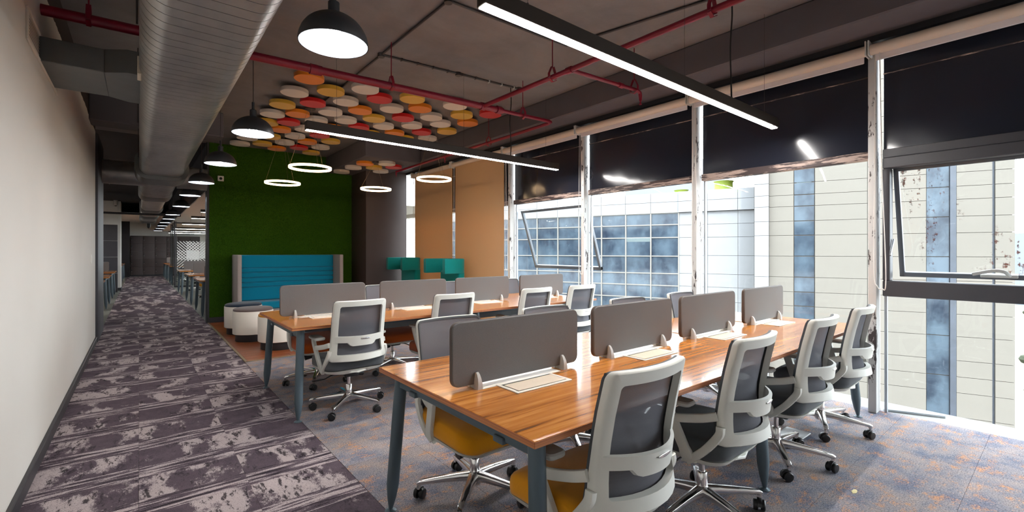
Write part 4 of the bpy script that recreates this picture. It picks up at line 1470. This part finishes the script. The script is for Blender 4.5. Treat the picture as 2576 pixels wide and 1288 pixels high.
xc, zc_ = 1.55 - 1.02 + 0.06, 1.22
_z0, _z1 = z0, z1
for k in range(-22, 23):
    o_ = 0.105 * k
    # upper half leans towards the centre, lower half away from it, lattice where they cross
    z0, z1 = zc_ - 0.18, _z1
    clip_stripe(zc_ + xc + o_, -1.0, 0.021, xa, xc + 0.2, 0.0)
    clip_stripe(zc_ - xc + o_, 1.0, 0.021, xc - 0.2, xb, -0.003)
    z0, z1 = _z0, zc_ + 0.18
    clip_stripe(zc_ - xc + o_ + 0.0525, 1.0, 0.014, xa, xc + 0.2, -0.006)
    clip_stripe(zc_ + xc + o_ + 0.0525, -1.0, 0.014, xc - 0.2, xb, -0.009)
z0, z1 = _z0, _z1
tag(film.build('frosted_film', 'frost_film', gp, smooth=False), kind='stuff')

# lockers on the end wall
for cidx in range(6):
    for ridx in range(5):
        lk = empty('locker', (-0.36 + 0.305 + cidx * 0.36 * 1.0, YE - 0.4, 0.08 + ridx * 0.428), 0,
                   'brown locker on the end wall, %s column from the dark wall, %s row from floor' % (ORD[cidx], ORD[ridx]), 'locker', 'brown lockers at the corridor end')
        lk.location.x = -0.36 + 0.26 + cidx * 0.52
        MB().box(-0.258, 0.258, 0.02, 0.4, 0.0, 0.426).build('body', 'locker_brown', lk, smooth=False)
        dr = MB().rbox(-0.255, 0.255, 0.0, 0.02, 0.003, 0.423, 0.003).build('door', 'locker_brown', lk)
        MB().rbox(-0.225, -0.19, -0.012, 0.0, 0.22, 0.30, 0.003).build('lock', 'black_plastic', dr)
        MB().cyl((-0.207, -0.001, 0.18), (-0.207, -0.012, 0.18), 0.012, n=10).build('knob', 'bracket_grey', dr)
struct('locker_plinth', MB().box(-0.38, 2.8, YE - 0.39, YE, 0, 0.08), 'black_trim')
struct('baseboard_end', MB().box(XL - 3, -0.38, YE - 0.02, YE, 0, 0.1), 'black_trim')
# thin steel tie rod and cameras in the corridor
tag(MB().cyl((XL - 0.3, 17.4, 2.46), (1.0, 17.4, 2.46), 0.03, n=10).build('tie_rod', 'black_trim'), 'slim black steel tube crossing the corridor under the far duct', 'tube')
for x, y, z, lb in ((-0.62, 20.6, 2.98, 'small dome camera on the white pilaster'), (0.3, 23.8, 2.380, 'small dark camera under the end of the far duct')):
    cm = MB().lathe([(0.01, -0.07), (0.04, -0.055), (0.055, -0.03), (0.06, 0.0), (0.06, 0.12)], 16).build('security_camera', 'bracket_grey' if x < 0 else 'black_plastic', None, (x, y, z))
    tag(cm, lb, 'camera')
    MB().lathe([(0.01, -0.02), (0.03, -0.012), (0.035, 0.004)], 12, (0, 0, -0.062)).build('lens', 'black_plastic', cm)

# ================================================================== OUTSIDE
FD = Vector((-0.353, 0.9356, 0)).normalized()
FN = Vector((-FD.y, FD.x, 0))
FP = Vector((22.947, 7.071, 0))
FROT = math.atan2(FD.y, FD.x)      # local x along the facade


def fp(s, off, z):
    p = FP + FD * s - FN * off
    return Vector((p.x, p.y, z))


ZR = [-14.5, -13.55, -12.62, -11.69, -11.05, -10.4, -9.47, -8.54, -7.9, -7.27, -6.34, -5.41, -4.13, -3.51, -2.88, -1.95, -1.08, -0.45, 0.21, 1.15, 2.08, 2.72, 3.38, 3.89, 4.43, 5.36, 6.29, 6.94, 7.58, 8.5, 9.4]
ZR = [-14.6, -13.65, -12.72, -12.07, -11.43, -10.5, -9.57, -8.93, -8.3, -7.37, -6.44, -5.79, -5.08, -4.13, -3.51, -2.88, -1.95, -1.08, -0.45, 0.21, 1.15, 2.08, 2.72, 3.38, 3.89, 4.43, 5.36, 6.29, 6.94, 7.58, 8.5, 9.4]
SY = 1.0 if (Matrix.Rotation(FROT, 3, 'Z') @ Vector((0, 1, 0))).dot(-FN) > 0 else -1.0
tw = empty('tower_block', fp(0, 0, 0), FROT, 'tall cream panelled office tower with blue glass strip outside the windows', 'building')
MB().box(-6.16, 2.36, min(SY * 0.12, SY * 9.0), max(SY * 0.12, SY * 9.0), -15, 9.4).build('core', 'facade_joint', tw, smooth=False)


# in the tower's local frame: x runs along the facade, SY * y goes into the building
def panel_col(parent, s0, s1, zr, mat, proud, name='panel', gap=0.016):
    for a, b in zip(zr, zr[1:]):
        put(name, shared_box('pan', name, mat, s1 - s0 - gap, 0.08, b - a - gap), parent, ((s0 + s1) / 2, SY * (0.08 - proud), (a + b) / 2))


panel_col(tw, 1.75, 2.34, ZR, 'facade_white', 0.25)
panel_col(tw, 0.79, 1.75, ZR, 'facade_cream', 0.0)
panel_col(tw, -1.84, 0.0, ZR, 'facade_cream', 0.0)
panel_col(tw, -3.71, -1.84, ZR, 'facade_cream', 0.0)
panel_col(tw, -5.60, -4.59, ZR, 'facade_cream', 0.02)
panel_col(tw, -6.19, -5.66, ZR, 'facade_cream', 0.06)
MB().box(-4.59, -4.41, SY * 0.02, SY * 0.14, -15, 9.4).build('dark_strip', 'facade_dark_strip', tw, smooth=False)
MB().box(-5.66, -5.60, SY * 0.06, SY * 0.14, -15, 9.4).build('dark_strip', 'facade_dark_strip', tw, smooth=False)
ZG = ZR[::2]
panel_col(tw, -4.41, -3.71, ZG, 'facade_glass', -0.05, 'pane', 0.03)
panel_col(tw, 0.0, 0.79, ZR, 'facade_glass', -0.05, 'pane', 0.04)
for zc in (4.3, 2.5, 1.25, -0.7, -3.8):
    o = MB().box(-0.28, 0.28, -0.02, 0.0, -0.28, 0.0).build('open_sash', 'sash_bright', tw, (0.40, SY * 0.10, zc + 0.2), (R(14) * SY, 0, 0), smooth=False)

wg = empty('glazed_wing', fp(0, 1.0, 0), FROT, 'lower white office wing with dark glass curtain wall outside the windows', 'building')
MB().box(2.4, 22.0, SY * 0.14, SY * 8.0, -15, 4.3).build('core', 'facade_joint', wg, smooth=False)
WV = [22.0, 20.2, 18.6, 17.2, 15.75, 14.16, 12.77, 11.43, 10.06, 8.67, 7.31, 5.88]
WZ = [-4.13, -3.2, -2.4, -1.8, -1.13, -0.45, 0.19, 1.11, 2.10, 2.78, 3.39]
for a, b in zip(WV, WV[1:]):
    panel_col(wg, b, a, WZ, 'facade_glass', -0.03, 'pane', 0.05)
    panel_col(wg, b, a, [3.39, 3.97, 4.47], 'facade_white', 0.06)
    panel_col(wg, b, a, [-15, -9, -4.13], 'facade_white', 0.0)
for a in WV:
    MB().box(a - 0.03, a + 0.03, SY * 0.0, SY * 0.14, -4.13, 3.39).build('mullion', 'grid_white', wg, smooth=False)
for z in WZ:
    MB().box(5.88, 22.0, SY * 0.02, SY * 0.14, z - 0.025, z + 0.025).build('grid_rail', 'grid_white', wg, smooth=False)
for a, b in ((5.88, 4.48), (4.48, 3.1), (3.1, 2.38)):
    panel_col(wg, b, a, [-15, -12, -9.5, -7, -5.5, -4.1, -3.1, -2.2, -1.17, -0.44, 0.22, 1.15, 2.08, 2.74, 3.39], 'facade_white', 0.0)
    panel_col(wg, b, a, [3.39, 3.96, 4.47], 'facade_white', 0.16)
o = MB().box(-0.66, 0.66, -0.02, 0.0, -0.92, 0.0).build('open_sash', 'sash_bright', wg, (8.0, SY * 0.0, 2.08), (R(20) * SY, 0, 0), smooth=False)
def text_mesh(body, size):
    k = ('text', body)
    if k not in SHARED:
        cu = bpy.data.curves.new('lettering', 'FONT')
        cu.body = body
        cu.size = size
        cu.align_x = 'CENTER'
        t = bpy.data.objects.new('lettering', cu)
        COL.objects.link(t)
        me = bpy.data.meshes.new_from_object(t.evaluated_get(bpy.context.evaluated_depsgraph_get()))
        bpy.data.objects.remove(t)
        me.materials.clear()
        me.materials.append(MATS['film_print'])
        SHARED[k] = me
    return SHARED[k]


# protective film strips with printed lettering on the wing glass
for s0, s1, za, zb, lows in ((8.71, 9.09, 0.27, 2.75, False), (8.27, 8.60, 0.28, 2.73, True), (8.73, 9.06, -1.7, -0.6, True)):
    st = MB().box(s0, s1, SY * 0.095, SY * 0.105, za, zb).build('film_strip', 'film_strip', wg, smooth=False)
    z = za + 0.12
    while z < zb - 0.1:
        put('lettering', text_mesh('Alu' if lows else 'decor', 0.22 if lows else 0.15), st, ((s0 + s1) / 2, SY * 0.09, z), (R(90), 0, 0 if SY > 0 else PI))
        z += 0.62
# rooftop cooling towers and far towers
for s, off, sc, lb in ((4.1, 4.0, 1.0, 'bright green rooftop cooling tower on the white wing, larger one'), (6.6, 5.0, 0.8, 'bright green rooftop cooling tower on the white wing, smaller one')):
    ct = empty('cooling_tower', fp(s, off + 1.0, 4.302), FROT, lb, 'cooling tower', 'green rooftop cooling towers')
    MB().rbox(-0.9 * sc, 0.9 * sc, -0.8 * sc, 0.8 * sc, 0, 0.55 * sc, 0.03).build('casing', 'green_paint', ct)
    MB().lathe([(0.6 * sc, 0.55 * sc), (0.5 * sc, 0.7 * sc), (0.48 * sc, 1.0 * sc), (0.55 * sc, 1.1 * sc)], 24).build('fan_stack', 'green_paint', ct)
for s, off, w, h, lb in ((26, 120, 26, 26, 'distant pale high-rise behind the rooftop'), (-8, 150, 22, 16, 'distant low-rise block behind the rooftop'), (-70, 188, 14, 7, 'distant hazy tower beyond the street trees')):
    ft = empty('distant_tower', fp(s, off, 0), FROT, lb, 'building', 'distant buildings')
    MB().box(-w / 2, w / 2, 0, 14, -25, h).build('body', 'far_tower', ft, smooth=False)
    z = -20
    while z < h - 3:
        MB().box(-w / 2 + 1, w / 2 - 1, SY * -0.3 - 0.3, 0.1, z, z + 1.5).build('window_band', 'facade_dark_strip', ft, smooth=False)
        z += 3.4
# ground with road, trees and parked cars
struct('ground', MB().box(-150, 500, -300, 400, -15.4, -15), 'sand_ground')
struct('road', MB().box(30, 44, -300, 300, -15, -14.95), 'road_grey')
rt = random.Random(5)
for k, (x, y) in enumerate(((62, 1.0), (70, 6.0), (84, 2.5), (98, 7.5), (112, 3.0), (128, 9.0), (146, 5.0), (170, 10.0))):
    t = empty('street_tree', (x, y, -15), 0, 'small green street tree far below by the tower, %s nearest' % ORD[k], 'tree', 'street trees below')
    MB().cyl((0, 0, 0), (0, 0, 2.2), 0.18, 0.1, 8).build('trunk', 'trunk_brown', t)
    cr = MB()
    for q in range(9):
        a = rt.uniform(0, 2 * PI)
        rr = rt.uniform(0.2, 1.0)
        R0 = rt.uniform(0.5, 0.9)
        cr.lathe([(0.05, -R0 * 0.8), (R0 * 0.7, -R0 * 0.55), (R0, 0), (R0 * 0.7, R0 * 0.6), (0.05, R0 * 0.85)], 9, (rr * math.cos(a), rr * math.sin(a), 3.2 + rt.uniform(-0.5, 1.2)))
    cr.build('crown', 'tree_green', t)
